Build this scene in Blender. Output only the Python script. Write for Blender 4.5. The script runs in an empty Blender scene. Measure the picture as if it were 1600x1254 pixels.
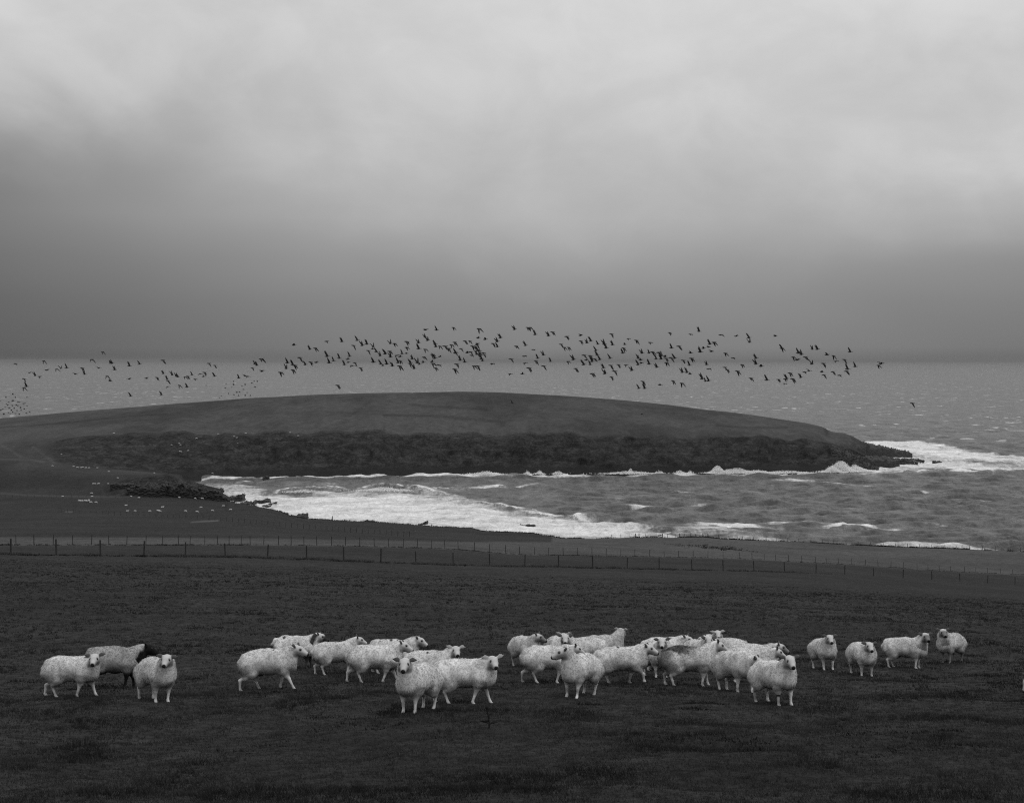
import bpy, bmesh, math, random
import numpy as np
from mathutils import Vector, Matrix

random.seed(7)
RNG = np.random.default_rng(11)
SC = bpy.context.scene
COL = SC.collection
R = math.radians

# ------------------------------------------------------------------ camera, sky, sun, exposure
F = 2200.0            # focal length in photo pixels (1600 wide)
HZ = 563.0            # eye-level row in the photo
EYE = 60.0            # eye height above the sea
cam_d = bpy.data.cameras.new('camera')
cam = bpy.data.objects.new('camera', cam_d); COL.objects.link(cam)
cam.location = (0, 0, EYE)
cam.rotation_euler = (R(90), 0, 0)
cam_d.sensor_width = 36.0
cam_d.lens = 36.0 * F / 1600.0
cam_d.shift_y = -(627.0 - HZ) / 1600.0
cam_d.clip_start = 0.5
cam_d.clip_end = 120000.0
SC.camera = cam

SC.view_settings.view_transform = 'Standard'
SC.view_settings.look = 'None'
SC.view_settings.exposure = 0.0
SC.view_settings.gamma = 1.0
SC.view_settings.use_curve_mapping = False
SC.render.engine = 'CYCLES'
SC.cycles.use_denoising = False       # the picture keeps a little sensor-like grain
SC.cycles.filter_width = 1.15
SC.cycles.max_bounces = 6
SC.cycles.diffuse_bounces = 3
SC.cycles.glossy_bounces = 3
SC.cycles.volume_bounces = 1
SC.cycles.caustics_reflective = False
SC.cycles.caustics_refractive = False

HAZE = 4.5e-5
SUN_EL, SUN_AZ = R(66), R(125)        # high, behind the camera, veiled by cloud
world = bpy.data.worlds.new('World'); SC.world = world
world.use_nodes = True


class N:
    """tiny node-tree helper"""
    def __init__(s, tree):
        s.t = tree; tree.nodes.clear()
    def new(s, kind, **kw):
        n = s.t.nodes.new(kind)
        for k, v in kw.items():
            if k.startswith('i_'):
                key = k[2:]
                key = int(key) if key.isdigit() else key.replace('_', ' ')
                s.put(n.inputs[key], v)
            else:
                setattr(n, k, v)
        return n
    def put(s, sock, v):
        if isinstance(v, bpy.types.NodeSocket): s.t.links.new(v, sock)
        elif isinstance(v, (tuple, list)) and sock.type == 'RGBA' and len(v) == 3: sock.default_value = (*v, 1)
        else: sock.default_value = v
    def math(s, op, a, b=0.0, c=0.0, clamp=False):
        n = s.t.nodes.new('ShaderNodeMath'); n.operation = op; n.use_clamp = clamp
        for i, v in enumerate((a, b, c)): s.put(n.inputs[i], v)
        return n.outputs[0]
    def noise(s, vec, scale, detail=4, rough=.55, dist=0.0):
        n = s.new('ShaderNodeTexNoise', i_Vector=vec, i_Scale=scale, i_Detail=detail, i_Roughness=rough, i_Distortion=dist)
        return n.outputs[0]
    def mapr(s, v, a, b, c, d, smooth=True):
        n = s.new('ShaderNodeMapRange')
        if smooth: n.interpolation_type = 'SMOOTHSTEP'
        for i, x in enumerate((v, a, b, c, d)): s.put(n.inputs[i], x)
        return n.outputs[0]
    def ramp(s, v, stops):
        n = s.new('ShaderNodeValToRGB'); e = n.color_ramp.elements
        while len(e) < len(stops): e.new(.5)
        for el, (p, g) in zip(e, stops): el.position = p; el.color = (g, g, g, 1)
        s.put(n.inputs[0], v)
        return n.outputs[0]
    def scale(s, vec, k):
        n = s.new('ShaderNodeVectorMath', operation='MULTIPLY'); s.put(n.inputs[0], vec); n.inputs[1].default_value = k
        return n.outputs[0]
    def mix(s, f, a, b):
        n = s.t.nodes.new('ShaderNodeMix'); n.data_type = 'FLOAT'
        s.put(n.inputs[0], f); s.put(n.inputs[2], a); s.put(n.inputs[3], b)
        return n.outputs[0]
    def attr(s, name):
        return s.new('ShaderNodeAttribute', attribute_name=name).outputs['Fac']


def build_sky():
    n = N(world.node_tree)
    tc = n.new('ShaderNodeTexCoord').outputs['Generated']
    sep = n.new('ShaderNodeSeparateXYZ', i_Vector=tc).outputs
    x, z = sep[0], n.math('MAXIMUM', sep[2], 0.0)
    xs = n.math('ADD', x, 0.5, clamp=True)                              # -0.5..0.5 -> 0..1
    w1 = n.noise(n.scale(tc, (4.5, 4.5, 8)), 1.0, 5, .5, .5)
    w2 = n.noise(n.scale(tc, (12, 12, 19)), 1.0, 5, .55, .4)
    w3 = n.noise(n.scale(tc, (1.7, 1.7, 5)), 1.3, 3, .5)
    # height of the lower edge of the bright cloud sheet, and how soft that edge is
    zc = n.ramp(xs, [(.0, .163), (.17, .162), (.30, .145), (.42, .124), (.55, .113), (.72, .106), (.84, .106), (1, .107)])
    wd = n.ramp(xs, [(.0, .046), (.17, .047), (.32, .062), (.5, .080), (.7, .066), (.84, .040), (1, .038)])
    zw = n.math('ADD', z, n.math('MULTIPLY', n.math('SUBTRACT', w1, .5), .075))
    zw = n.math('ADD', zw, n.math('MULTIPLY', n.math('SUBTRACT', w2, .5), .022))
    t = n.math('DIVIDE', n.math('SUBTRACT', zw, zc), wd)
    t = n.mapr(t, -1.0, 1.0, 0.0, 1.0)
    low_x = n.ramp(xs, [(.0, .118), (.16, .128), (.26, .182), (.38, .235), (.52, .262), (.7, .25), (.84, .205), (1, .20)])
    low_z = n.ramp(n.math('MULTIPLY', z, 5.0), [(.0, .74), (.014, .76), (.045, .90), (.2, 1.06), (.35, 1.28), (.5, 1.6), (1, 1.8)])
    low = n.math('MULTIPLY', low_x, low_z)
    low = n.math('MULTIPLY', low, n.mapr(w3, .25, .75, .9, 1.1))
    high = n.ramp(z, [(.0, .50), (.12, .53), (.2, .61), (.26, .66), (.5, .74), (1, .78)])
    high = n.math('MULTIPLY', high, n.mapr(w1, .3, .7, .91, 1.07))
    high = n.math('MULTIPLY', high, n.mapr(w2, .3, .7, .94, 1.05))
    cloud = n.mix(t, low, high)
    sky = n.new('ShaderNodeTexSky', sky_type='NISHITA', sun_disc=False)
    sky.sun_elevation = SUN_EL; sky.sun_rotation = SUN_AZ
    bw = n.new('ShaderNodeRGBToBW', i_0=sky.outputs[0]).outputs[0]
    b1 = n.new('ShaderNodeBackground', i_Color=bw, i_Strength=0.06).outputs[0]
    b2 = n.new('ShaderNodeBackground', i_Color=cloud, i_Strength=1.0).outputs[0]
    m = n.new('ShaderNodeMixShader', i_0=0.97, i_1=b1, i_2=b2).outputs[0]   # 97 % cloud cover
    n.new('ShaderNodeOutputWorld', i_Surface=m)


build_sky()
sun_d = bpy.data.lights.new('sun', 'SUN'); sun = bpy.data.objects.new('sun', sun_d); COL.objects.link(sun)
sun_d.energy = 1.3; sun_d.angle = R(40); sun_d.color = (1, 1, 1)
sdir = Vector((math.sin(SUN_AZ) * math.cos(SUN_EL), math.cos(SUN_AZ) * math.cos(SUN_EL), math.sin(SUN_EL)))
sun.rotation_euler = sdir.to_track_quat('Z', 'Y').to_euler()

# ------------------------------------------------------------------ helpers
def tag(o, label=None, cat=None, group=None, kind=None):
    if label: o['label'] = label
    if cat: o['category'] = cat
    if group: o['group'] = group
    if kind: o['kind'] = kind
    return o

def empty(name, loc=(0, 0, 0)):
    o = bpy.data.objects.new(name, None); COL.objects.link(o); o.location = loc; o.empty_display_size = .2
    return o

def mesh_np(name, v, f, smooth=True, attrs=None):
    """mesh from numpy vertices (n,3) and faces (m,3|4)"""
    me = bpy.data.meshes.new(name)
    v = np.asarray(v, np.float32); f = np.asarray(f, np.int32); k = f.shape[1]
    me.vertices.add(len(v)); me.vertices.foreach_set('co', v.ravel())
    me.loops.add(f.size); me.loops.foreach_set('vertex_index', f.ravel())
    me.polygons.add(len(f))
    me.polygons.foreach_set('loop_start', np.arange(0, f.size, k, dtype=np.int32))
    me.polygons.foreach_set('loop_total', np.full(len(f), k, np.int32))
    if smooth: me.polygons.foreach_set('use_smooth', np.ones(len(f), bool))
    for an, av in (attrs or {}).items():
        a = me.attributes.new(an, 'FLOAT', 'POINT'); a.data.foreach_set('value', np.asarray(av, np.float32))
    me.update(calc_edges=True); me.validate()
    return me

def link(name, me, mat=None, parent=None):
    o = bpy.data.objects.new(name, me); COL.objects.link(o)
    if mat and not me.materials: me.materials.append(mat)
    if parent: o.parent = parent
    return o

_LAT = RNG.random((64, 64, 64)).astype(np.float32)
def vnoise(p):
    """smooth value noise, p (...,3) -> 0..1"""
    p = np.asarray(p, np.float64); i = np.floor(p).astype(int); f = p - i; f = f * f * (3 - 2 * f); i &= 63; j = (i + 1) & 63
    x0, y0, z0 = i[..., 0], i[..., 1], i[..., 2]; x1, y1, z1 = j[..., 0], j[..., 1], j[..., 2]
    fx, fy, fz = f[..., 0], f[..., 1], f[..., 2]
    L = _LAT
    a = L[x0, y0, z0] * (1 - fx) + L[x1, y0, z0] * fx; b = L[x0, y1, z0] * (1 - fx) + L[x1, y1, z0] * fx
    c = L[x0, y0, z1] * (1 - fx) + L[x1, y0, z1] * fx; d = L[x0, y1, z1] * (1 - fx) + L[x1, y1, z1] * fx
    return (a * (1 - fy) + b * fy) * (1 - fz) + (c * (1 - fy) + d * fy) * fz

def fbm(x, y, z=0.0, octv=4, gain=.5):
    x, y, z = np.broadcast_arrays(np.asarray(x, float), y, z)
    s = np.zeros(x.shape); a = 1.0; tot = 0.0; p = np.stack([x, y, z], -1)
    for o in range(octv):
        s += a * vnoise(p * 2 ** o + 17.3 * o); tot += a; a *= gain
    return s / tot

def sstep(a, b, x):
    t = np.clip((x - a) / (b - a), 0, 1); return t * t * (3 - 2 * t)

def mat_new(name):
    m = bpy.data.materials.new(name); m.use_nodes = True
    return m, N(m.node_tree)

def mat_finish(n, base, rough, bump=None, strength=.5, dist=.02, spec=.2, **kw):
    b = n.new('ShaderNodeBsdfPrincipled', i_Base_Color=base, i_Roughness=rough)
    b.inputs['Specular IOR Level'].default_value = spec
    if bump is not None:
        n.put(b.inputs['Normal'], n.new('ShaderNodeBump', i_Strength=strength, i_Distance=dist, i_Height=bump).outputs[0])
    for k, v in kw.items(): n.put(b.inputs[k.replace('_', ' ')], v)
    n.new('ShaderNodeOutputMaterial', i_Surface=b.outputs[0])
    return b

# ------------------------------------------------------------------ land: one height field
LINE = lambda pts: (lambda x: np.interp(x, [p[0] for p in pts], [p[1] for p in pts]))
F1Y = LINE([(-1200, 858), (0, 866), (350, 869), (480, 873), (650, 880), (820, 884.5), (1030, 889), (1180, 892), (1320, 897), (1456, 905), (1600, 914), (2800, 990)])
F1D = LINE([(-1200, 95), (0, 110), (820, 134), (1180, 158), (1600, 228), (2800, 290)])
F2Y = LINE([(-1200, 851), (0, 851), (400, 851), (550, 852.5), (700, 857), (812, 866), (1000, 869), (1150, 872), (1352, 883), (1600, 898), (2800, 965)])
F2D = LINE([(-1200, 140), (0, 155), (400, 172), (700, 190), (812, 200), (1150, 250), (1600, 312), (2800, 372)])
SY = LINE([(-1200, 837), (0, 837), (400, 839), (700, 845), (860, 848), (1000, 851), (1150, 857), (1350, 866), (1600, 878), (2800, 940)])
SD = LINE([(-1200, 190), (0, 190), (400, 215), (700, 250), (860, 300), (1150, 340), (1600, 368), (2800, 392)])
E_PTS = [(-1200, 540, 778), (0, 556, 776), (140, 556, 776), (225, 556, 775), (292, 556, 777), (320, 556, 779), (350, 556, 782), (372, 550, 787), (400, 543, 791), (440, 520, 800), (452, 512, 806), (480, 505, 811), (540, 495, 813.5),
         (600, 490, 816.5), (650, 484, 820.5), (680, 480, 823), (735, 470, 825), (752, 465, 830), (830, 462, 833), (858, 458, 837.5), (880, 455, 841.5), (930, 452, 841.5), (985, 448, 839.5),
         (1040, 444, 840), (1100, 440, 839), (1130, 438, 842), (1200, 435, 845), (1300, 430, 850), (1400, 428, 854), (1500, 426, 857.5), (1600, 425, 861), (1900, 420, 872), (2800, 420, 874)]
ED = LINE([(p[0], p[1]) for p in E_PTS]); EY = LINE([(p[0], p[2]) for p in E_PTS])
# bluff: top of its face (d, y); from 292 on the land behind it is sea
BT = [(-1200, 610, 768), (0, 610, 768), (120, 600, 766), (150, 592, 759), (185, 584, 753), (225, 575, 746), (262, 574, 744), (286, 576, 745.5), (300, 577, 751), (312, 577, 757), (330, 576, 762), (343, 574, 765), (350, 570, 773), (356, 563, 783)]
BD = LINE([(p[0], p[1]) for p in BT]); BY = LINE([(p[0], p[2]) for p in BT])
# foot of the headland slope / cliff (d, y)
HB = [(-1200, 690, 708), (0, 690, 716), (80, 692, 721), (150, 698, 730), (250, 712, 738), (284, 718, 743)]
HBD = LINE([(p[0], p[1]) for p in HB] + [(340, 727), (500, 735), (700, 750), (900, 750), (1100, 754), (1260, 760), (1310, 766), (1352, 800), (1400, 830), (2800, 850)])
HTY = LINE([(-1200, 690), (0, 692), (75, 688), (150, 681)] + [(x, float(np.interp(x, [190, 400, 700, 900, 1200, 1262], [680, 677.5, 679, 682, 685, 687]) + 3.5 * math.sin(x * .031) * math.sin(x * .0117 + 1) + 2.2 * math.sin(x * .083) + 1.2 * math.sin(x * .21))) for x in range(190, 1262, 9)] + [(1262, 687), (1300, 693), (1335, 704), (1352, 712)])
HTOFF = LINE([(0, 70), (150, 56), (284, 42), (400, 34), (600, 30), (900, 26), (1200, 26), (1300, 30), (1352, 10)])
CRY = LINE([(-1200, 700), (-300, 672), (0, 655), (100, 646), (200, 637), (300, 629), (400, 621.5), (500, 616.5), (600, 613.5), (700, 612), (750, 612), (800, 613.5), (900, 619.5), (1000, 628),
            (1050, 633.5), (1100, 640), (1150, 645), (1200, 652.5), (1260, 662), (1285, 668.5), (1297, 676), (1304, 678), (1318, 679.5), (1331, 685.5), (1342, 692.5), (1352, 700)])
CRD = LINE([(-1200, 980), (0, 985), (750, 965), (1000, 940), (1200, 900), (1300, 850), (1352, 825)])
zof = lambda d, y: EYE - (y - HZ) * d / F

def land_knots(px):
    """knots (d, z) along the ray-column with image abscissa px (a real radial line in plan)"""
    near = [(2.0, EYE - 1.75), (7.0, EYE - 2.85), (13.6, EYE - 4.2), (22.7, zof(22.7, 1113)), (33.2, zof(33.2, 1048))]
    k = list(near)
    f1d, f1y = F1D(px), F1Y(px)
    k.append((66.0, zof(33.2, 1048) + (zof(f1d, f1y) - zof(33.2, 1048)) * (66 - 33.2) / (f1d - 33.2) * .97))
    k.append((f1d, zof(f1d, f1y))); k.append((F2D(px), zof(F2D(px), F2Y(px)))); k.append((SD(px), zof(SD(px), SY(px))))
    ed, ey = ED(px), EY(px); sd = SD(px)
    md = sd + (ed - sd) * .6
    if px < 440:
        w = float(np.interp(px, [350, 440], [0, 1]))
        my = (816 - 10 * 0) * (1 - w) + (SY(px) + (ey - SY(px)) * .62) * w if px > -9999 else 0
        md = 345 * (1 - w) + md * w
    else:
        my = SY(px) + (ey - SY(px)) * .62
    k.append((md, zof(md, my)))
    if px < 400:
        w = float(np.interp(px, [350, 400], [0, 1])); d2 = 470 * (1 - w) + (md + ed) / 2 * w; y2 = 800 * (1 - w) + (my + ey) / 2 * w
    else:
        d2, y2 = (md + ed) / 2, (my + ey) / 2
    k.append((d2, zof(d2, y2)))
    ez = zof(ed, ey); k.append((ed, ez))
    if px < 356:
        k.append((BD(px), zof(BD(px), BY(px))))
    else:
        k.append((ed + 2.5, ez - .5))
    sea_back = px >= 288
    if sea_back:
        k.append((k[-1][0] + 7, -4.0))
    else:
        d = 640; y = float(np.interp(px, [-1200, 0, 120, 225, 284], [742, 744, 744, 742, 744.5])); k.append((d, zof(d, y)))
    hb = HBD(px)
    if px > 1352:                                        # open water beyond the point
        k += [(hb - 20, -7), (hb, -7), (hb + 20, -7), (hb + 60, -7), (hb + 150, -7), (hb + 260, -8), (hb + 420, -8)]
        return k
    if sea_back:
        k.append((hb - 14, -5.0)); k.append((hb, -.6))
    else:
        y = float(np.interp(px, [p[0] for p in HB], [p[2] for p in HB])); k.append((hb - 14, zof(hb - 14, y + 1.2))); k.append((hb, zof(hb, y)))
    td = hb + HTOFF(px); tz = zof(td, HTY(px)); cd, cz = CRD(px), zof(CRD(px), CRY(px))
    cd = max(cd, td + 8); tz = min(tz, cz - .4)
    k.append((td, tz)); k.append((td + (cd - td) * .5, tz + (cz - tz) * .60)); k.append((cd, cz))
    k.append((cd + 110, cz - max(4, cz * .3))); k.append((cd + 240, -8))
    return k

def pchip_rows(D, Z, sub):
    """monotone cubic along knots; D,Z (cols,K); sub = rows per interval"""
    h = np.diff(D, axis=1); s = np.diff(Z, axis=1) / h
    m = np.zeros_like(D)
    w1 = 2 * h[:, 1:] + h[:, :-1]; w2 = h[:, 1:] + 2 * h[:, :-1]
    same = (s[:, 1:] * s[:, :-1]) > 0
    with np.errstate(divide='ignore', invalid='ignore'):
        hm = (w1 + w2) / (w1 / s[:, :-1] + w2 / s[:, 1:])
    m[:, 1:-1] = np.where(same, hm, 0); m[:, 0] = s[:, 0]; m[:, -1] = s[:, -1]
    od, oz = [], []
    for i, nsub in enumerate(sub):
        for j in range(nsub):
            t = j / nsub; H = h[:, i]
            a = (1 + 2 * t) * (1 - t) ** 2; b = t * (1 - t) ** 2; c = t * t * (3 - 2 * t); d = t * t * (t - 1)
            od.append(D[:, i] + t * H); oz.append(a * Z[:, i] + b * H * m[:, i] + c * Z[:, i + 1] + d * H * m[:, i + 1])
    od.append(D[:, -1]); oz.append(Z[:, -1])
    return np.stack(od, 1), np.stack(oz, 1)

PXC = np.concatenate([np.arange(-1200, -120, 60), np.arange(-120, 1722, 4), np.arange(1730, 2801, 60)]).astype(float)
KN = [land_knots(p) for p in PXC]
KD = np.array([[a for a, _ in k] for k in KN]); KZ = np.array([[b for _, b in k] for k in KN])
SUB = [3, 10, 34, 34, 34, 20, 12, 10, 14, 20, 26, 14, 10, 8, 6, 24, 22, 22, 8, 6]
assert KD.shape[1] == len(SUB) + 1, KD.shape
LD, LZ = pchip_rows(KD, KZ, SUB)
LU = np.repeat(((PXC - 800) / F)[:, None], LD.shape[1], 1)
LX, LY = LU * LD, LD.copy()
row0 = np.cumsum([0] + SUB)
rowi = np.arange(LD.shape[1])[None, :]
# relief: tussocky pasture, gullied cliffs
near_w = sstep(60, 20, LD)
LZ = LZ + (fbm(LX * .9, LY * .9, 3, 3) - .5) * .16 * near_w + (fbm(LX * .22, LY * .22, 5, 3) - .5) * .30 * sstep(8, 25, LD) * sstep(200, 60, LD)
LZ = LZ + (fbm(LX * .035, LY * .035, 9, 4) - .5) * 1.6 * sstep(200, 380, LD) * (rowi < row0[12]) * sstep(0, 1, (row0[11] - rowi) / 14.0)
cl = ((rowi > row0[15]) & (rowi < row0[16])) * np.sin(np.clip((rowi - row0[15]) / (row0[16] - row0[15]), 0, 1) * math.pi) * sstep(.02, .4, (rowi - row0[15]) / (row0[16] - row0[15]))
cl = cl * (.25 + .75 * sstep(300, 400, PXC))[:, None]
LYs = LY + cl * ((fbm(LX * .06, LZ * .04, 2, 4) - .5) * 20 + (np.abs(fbm(LX * .11, LZ * .05, 12, 4) - .5)) * 13 + (fbm(LX * .36, LZ * .25, 8, 3) - .5) * 7)
topw = ((rowi >= row0[16]) & (rowi < row0[19])) * 1.0
LZ = LZ + (fbm(LX * .03, LY * .012, 21, 4) - .5) * 1.0 * topw * np.clip((rowi - row0[16]) / 8.0, 0, 1)
fw = ((rowi > row0[11]) & (rowi < row0[13])) * (PXC[:, None] < 356) * np.sin(np.clip((rowi - row0[11]) / (row0[13] - row0[11]), 0, 1) * math.pi)
LYs = LYs + fw * (fbm(LX * .16, LZ * .22, 4, 4) - .5) * 9
LZ = LZ + fw * (fbm(LX * .2, LY * .12, 14, 3) - .5) * 2.4 * sstep(120, 190, PXC)[:, None]
# the field between the two fences' far line and the shore is paler, worn pale tracks further off
PXG = np.repeat(PXC[:, None], LD.shape[1], 1); YG = HZ + F * (EYE - LZ) / LD
strip = ((LD > F2D(PXG) - .5)) * sstep(0, 3, YG - (np.interp(PXG, [0, 400, 700, 860, 900, 3000], [837, 839, 844.5, 845, 700, 700]))) * (rowi <= row0[11])
trk = np.zeros_like(LD)
for pts, th in (([(-200, 771), (0, 771), (60, 774), (150, 776), (245, 774.5)], 1.3), ([(-200, 716), (0, 717), (50, 718), (70, 722)], 1.2), ([(50, 697), (62, 706), (84, 722)], 1.5), ([(0, 694), (22, 706), (34, 714)], 1.8),
                ([(297, 815.5), (342, 813)], 1.0), ([(104, 799), (113, 799.3)], .8)):
    px_, py_ = [p[0] for p in pts], [p[1] for p in pts]
    inr = (PXG >= px_[0]) & (PXG <= px_[-1])
    trk = np.maximum(trk, inr * np.exp(-((YG - np.interp(PXG, px_, py_)) / th) ** 2) * (.42 if pts[0][0] in (297, 104) else .13))
ditch = np.zeros_like(LD)
for pts, th in (([(520, 674), (545, 651), (560, 641), (578, 626)], .9), ([(0, 668), (100, 661), (200, 650), (262, 646)], 1.2), ([(600, 648), (690, 650), (790, 660)], 2.4), ([(1120, 664), (1160, 668), (1230, 668)], 2.2), ([(640, 632), (760, 640)], 1.5)):
    px_, py_ = [p[0] for p in pts], [p[1] for p in pts]
    ditch = np.maximum(ditch, (PXG >= px_[0]) * (PXG <= px_[-1]) * np.exp(-((YG - np.interp(PXG, px_, py_) + (fbm(LX * .05, LY * .05, 3, 3) - .5) * 2) / th) ** 2))
nc, nr = LD.shape
gi = np.arange(nc * nr).reshape(nc, nr)
quads = np.stack([gi[:-1, :-1], gi[1:, :-1], gi[1:, 1:], gi[:-1, 1:]], -1).reshape(-1, 4)
lv = np.stack([LX, LYs, LZ], -1).reshape(-1, 3)

# look-up of the finished ground
DG = np.exp(np.linspace(math.log(2.5), math.log(1000), 2600))
GT = np.stack([np.interp(DG, LD[i], LZ[i]) for i in range(nc)])
def ground(X, Y):
    X = np.asarray(X, float); Y = np.asarray(Y, float)
    px = 800 + F * X / Y
    ci = np.clip(np.interp(px, PXC, np.arange(nc)), 0, nc - 1.001); di = np.clip(np.interp(Y, DG, np.arange(len(DG))), 0, len(DG) - 1.001)
    a = ci.astype(int); b = di.astype(int); fa, fb = ci - a, di - b
    return (GT[a, b] * (1 - fa) + GT[a + 1, b] * fa) * (1 - fb) + (GT[a, b + 1] * (1 - fa) + GT[a + 1, b + 1] * fa) * fb
def hit(px, y, dmin=8):
    """where on the land the sight line through (px, y) lands"""
    d = DG[DG >= dmin]; z = ground((px - 800) / F * d, d); yy = HZ + F * (EYE - z) / d
    i = int(np.argmax(yy <= y)) if (yy <= y).any() else len(d) - 1
    i = max(i, 1); t = (yy[i - 1] - y) / max(1e-6, yy[i - 1] - yy[i]); dd = d[i - 1] + np.clip(t, 0, 1) * (d[i] - d[i - 1])
    return Vector(((px - 800) / F * dd, dd, float(ground((px - 800) / F * dd, dd))))

def land_material():
    m, n = mat_new('pasture_and_rock')
    geo = n.new('ShaderNodeNewGeometry')
    P = geo.outputs['Position']
    nz = n.new('ShaderNodeSeparateXYZ', i_0=geo.outputs['Normal']).outputs[2]
    pz = n.new('ShaderNodeSeparateXYZ', i_0=P).outputs[2]
    a = n.noise(P, .035, 5, .6); b = n.noise(P, .5, 5, .65); c = n.noise(P, 3.2, 6, .7); d = n.noise(P, 18, 4, .7)
    g = n.mapr(a, .3, .7, .019, .028)
    g = n.math('MULTIPLY', g, n.mapr(b, .3, .72, .72, 1.25))
    g = n.math('MULTIPLY', g, n.mapr(c, .3, .7, .55, 1.42))
    g = n.math('MULTIPLY', g, n.mapr(d, .3, .7, .6, 1.42))
    g = n.math('MULTIPLY', g, n.math('ADD', 1.0, n.math('MULTIPLY', n.attr('strip'), 1.45)))
    far = n.math('MULTIPLY', n.attr('moor'), n.math('MULTIPLY', n.mapr(n.noise(n.scale(P, (1, .45, 1)), .018, 6, .65), .35, .65, .70, 1.4), n.mapr(n.noise(n.scale(P, (1, .5, 1)), .22, 5, .7), .3, .7, .8, 1.2)))
    far = n.math('MULTIPLY', far, n.math('SUBTRACT', 1.0, n.math('MULTIPLY', n.attr('ditch'), .4)))
    g = n.mix(n.attr('moor'), g, n.math('MULTIPLY', n.math('MULTIPLY', far, .040), n.mapr(b, .25, .75, .85, 1.15)))
    g = n.mix(n.attr('track'), g, .17)
    # rock and heather on the steep faces
    bands = n.noise(n.scale(P, (.14, .14, .34)), 1.0, 5, .65, .6)
    lump = n.noise(P, .45, 6, .7)
    pale = n.mapr(n.noise(n.scale(P, (1, 1, 1.6)), .9, 4, .7), .66, .72, 0, 1)
    rk = n.math('MULTIPLY', n.mapr(bands, .3, .7, .013, .043), n.mapr(lump, .3, .7, .75, 1.25))
    crag = n.noise(n.scale(P, (.85, .85, 1.3)), 1.0, 7, .82)
    crack = n.mapr(n.noise(n.scale(P, (.42, .42, .035)), 1.0, 4, .7, .8), .60, .70, 1.0, .45)
    ledge = n.mapr(n.noise(n.scale(P, (.03, .03, 1.1)), 1.0, 3, .6, .4), .52, .64, .92, 1.2)
    rk = n.math('MULTIPLY', n.math('MULTIPLY', rk, n.mapr(crag, .38, .62, .52, 1.25)), n.math('MULTIPLY', crack, ledge))
    rk = n.mix(n.math('MULTIPLY', pale, .5), rk, .085)
    rk = n.mix(n.mapr(pz, 5.0, 1.5, 0, .8), rk, .014)                   # wet, dark rock at the waterline
    steep = n.mapr(n.math('ADD', nz, n.math('MULTIPLY', n.math('SUBTRACT', lump, .5), .22)), .94, .84, 0, 1)
    steep = n.math('MAXIMUM', steep, n.mapr(n.math('ADD', n.attr('heath'), n.math('MULTIPLY', n.math('SUBTRACT', lump, .5), .9)), .35, .65, 0, 1))
    alb = n.mix(steep, g, rk)
    h = n.math('ADD', n.math('MULTIPLY', c, .5), n.math('ADD', n.math('MULTIPLY', d, .12), n.math('MULTIPLY', n.math('MULTIPLY', lump, steep), 8)))
    rgb = n.new('ShaderNodeCombineColor', i_0=alb, i_1=alb, i_2=alb).outputs[0]
    mat_finish(n, rgb, .95, h, .6, .12, spec=.08)
    return m

MAT_LAND = land_material()
moor = (rowi >= row0[16]) * np.ones_like(LD)
moor = np.maximum(moor, (PXG < 288) * sstep(row0[12], row0[14], rowi * np.ones_like(LD)) * .9)
heath = ((rowi > row0[15] - 2) & (rowi < row0[16] + 2)) * np.sin(np.clip((rowi - row0[15] + 2) / (row0[16] - row0[15] + 4), 0, 1) * math.pi) ** .35 * sstep(40, 130, PXG)
heath = np.maximum(heath, ((rowi > row0[11]) & (rowi < row0[12] + 3)) * sstep(150, 235, PXG + (fbm(LX * .1, LZ * .3, 3, 3) - .5) * 90) * sstep(358, 350, PXG) * (.72 + .28 * sstep(.3, .6, fbm(LX * .12, LY * .1, 30, 3))))
land = link('ground', mesh_np('ground', lv, quads, True, {'strip': strip.ravel(), 'moor': moor.ravel(), 'heath': heath.ravel(), 'ditch': ditch.ravel(), 'track': np.clip(trk, 0, 1).ravel()}), MAT_LAND)
tag(land, kind='structure')

# ------------------------------------------------------------------ sea
PXS = np.concatenate([np.arange(-1200, -80, 40), np.arange(-80, 1682, 2.6), np.arange(1690, 2801, 40)]).astype(float)
ys = np.concatenate([np.arange(905, 866, -3.0), np.arange(866, 760, -.42), np.arange(760, 690, -.40), np.arange(690, 600, -.5), np.arange(600, 568, -.4), np.array([567.6, 566.8, 566, 565.2])])
ds = EYE * F / (ys - HZ)
SDg, SPX = np.meshgrid(ds, PXS); SYg = np.meshgrid(ys, PXS)[0]
SX = (SPX - 800) / F * SDg; SYw = SDg.copy()
step = np.abs(np.gradient(ds))[None, :]
# land height under the water, to know the shore
shz = ground(SX, np.minimum(SYw, 999)) ; shz[SYw > 990] = -8
H = np.zeros_like(SX); CR = np.zeros_like(SX)
bay = sstep(770, 690, SDg) * sstep(950, 800, SPX)           # calmer lee right under the cliff
for i in range(44):
    lam = 4.5 * (8 ** RNG.random()); ang = R(258) + RNG.normal() * .38; k = 2 * math.pi / lam
    ph = RNG.random() * 6.28; amp = .035 * lam ** .66 * (.6 + .8 * RNG.random())
    fade = np.clip(1.25 - step * 2.3 / lam, 0, 1)
    arg = k * (math.cos(ang) * SX + math.sin(ang) * SYw) + ph + 1.6 * (fbm(SX * .008 + i, SYw * .008, i, 2) - .5) * 4
    s = 1 - np.abs(np.sin(arg / 2)) * 2
    w = amp * fade * (.55 * np.sin(arg) + .45 * s)
    H += w
shallow = sstep(-7.5, -1, shz)
H *= (1 - .35 * bay)
Hn = H / (H.std() + 1e-6)

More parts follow.
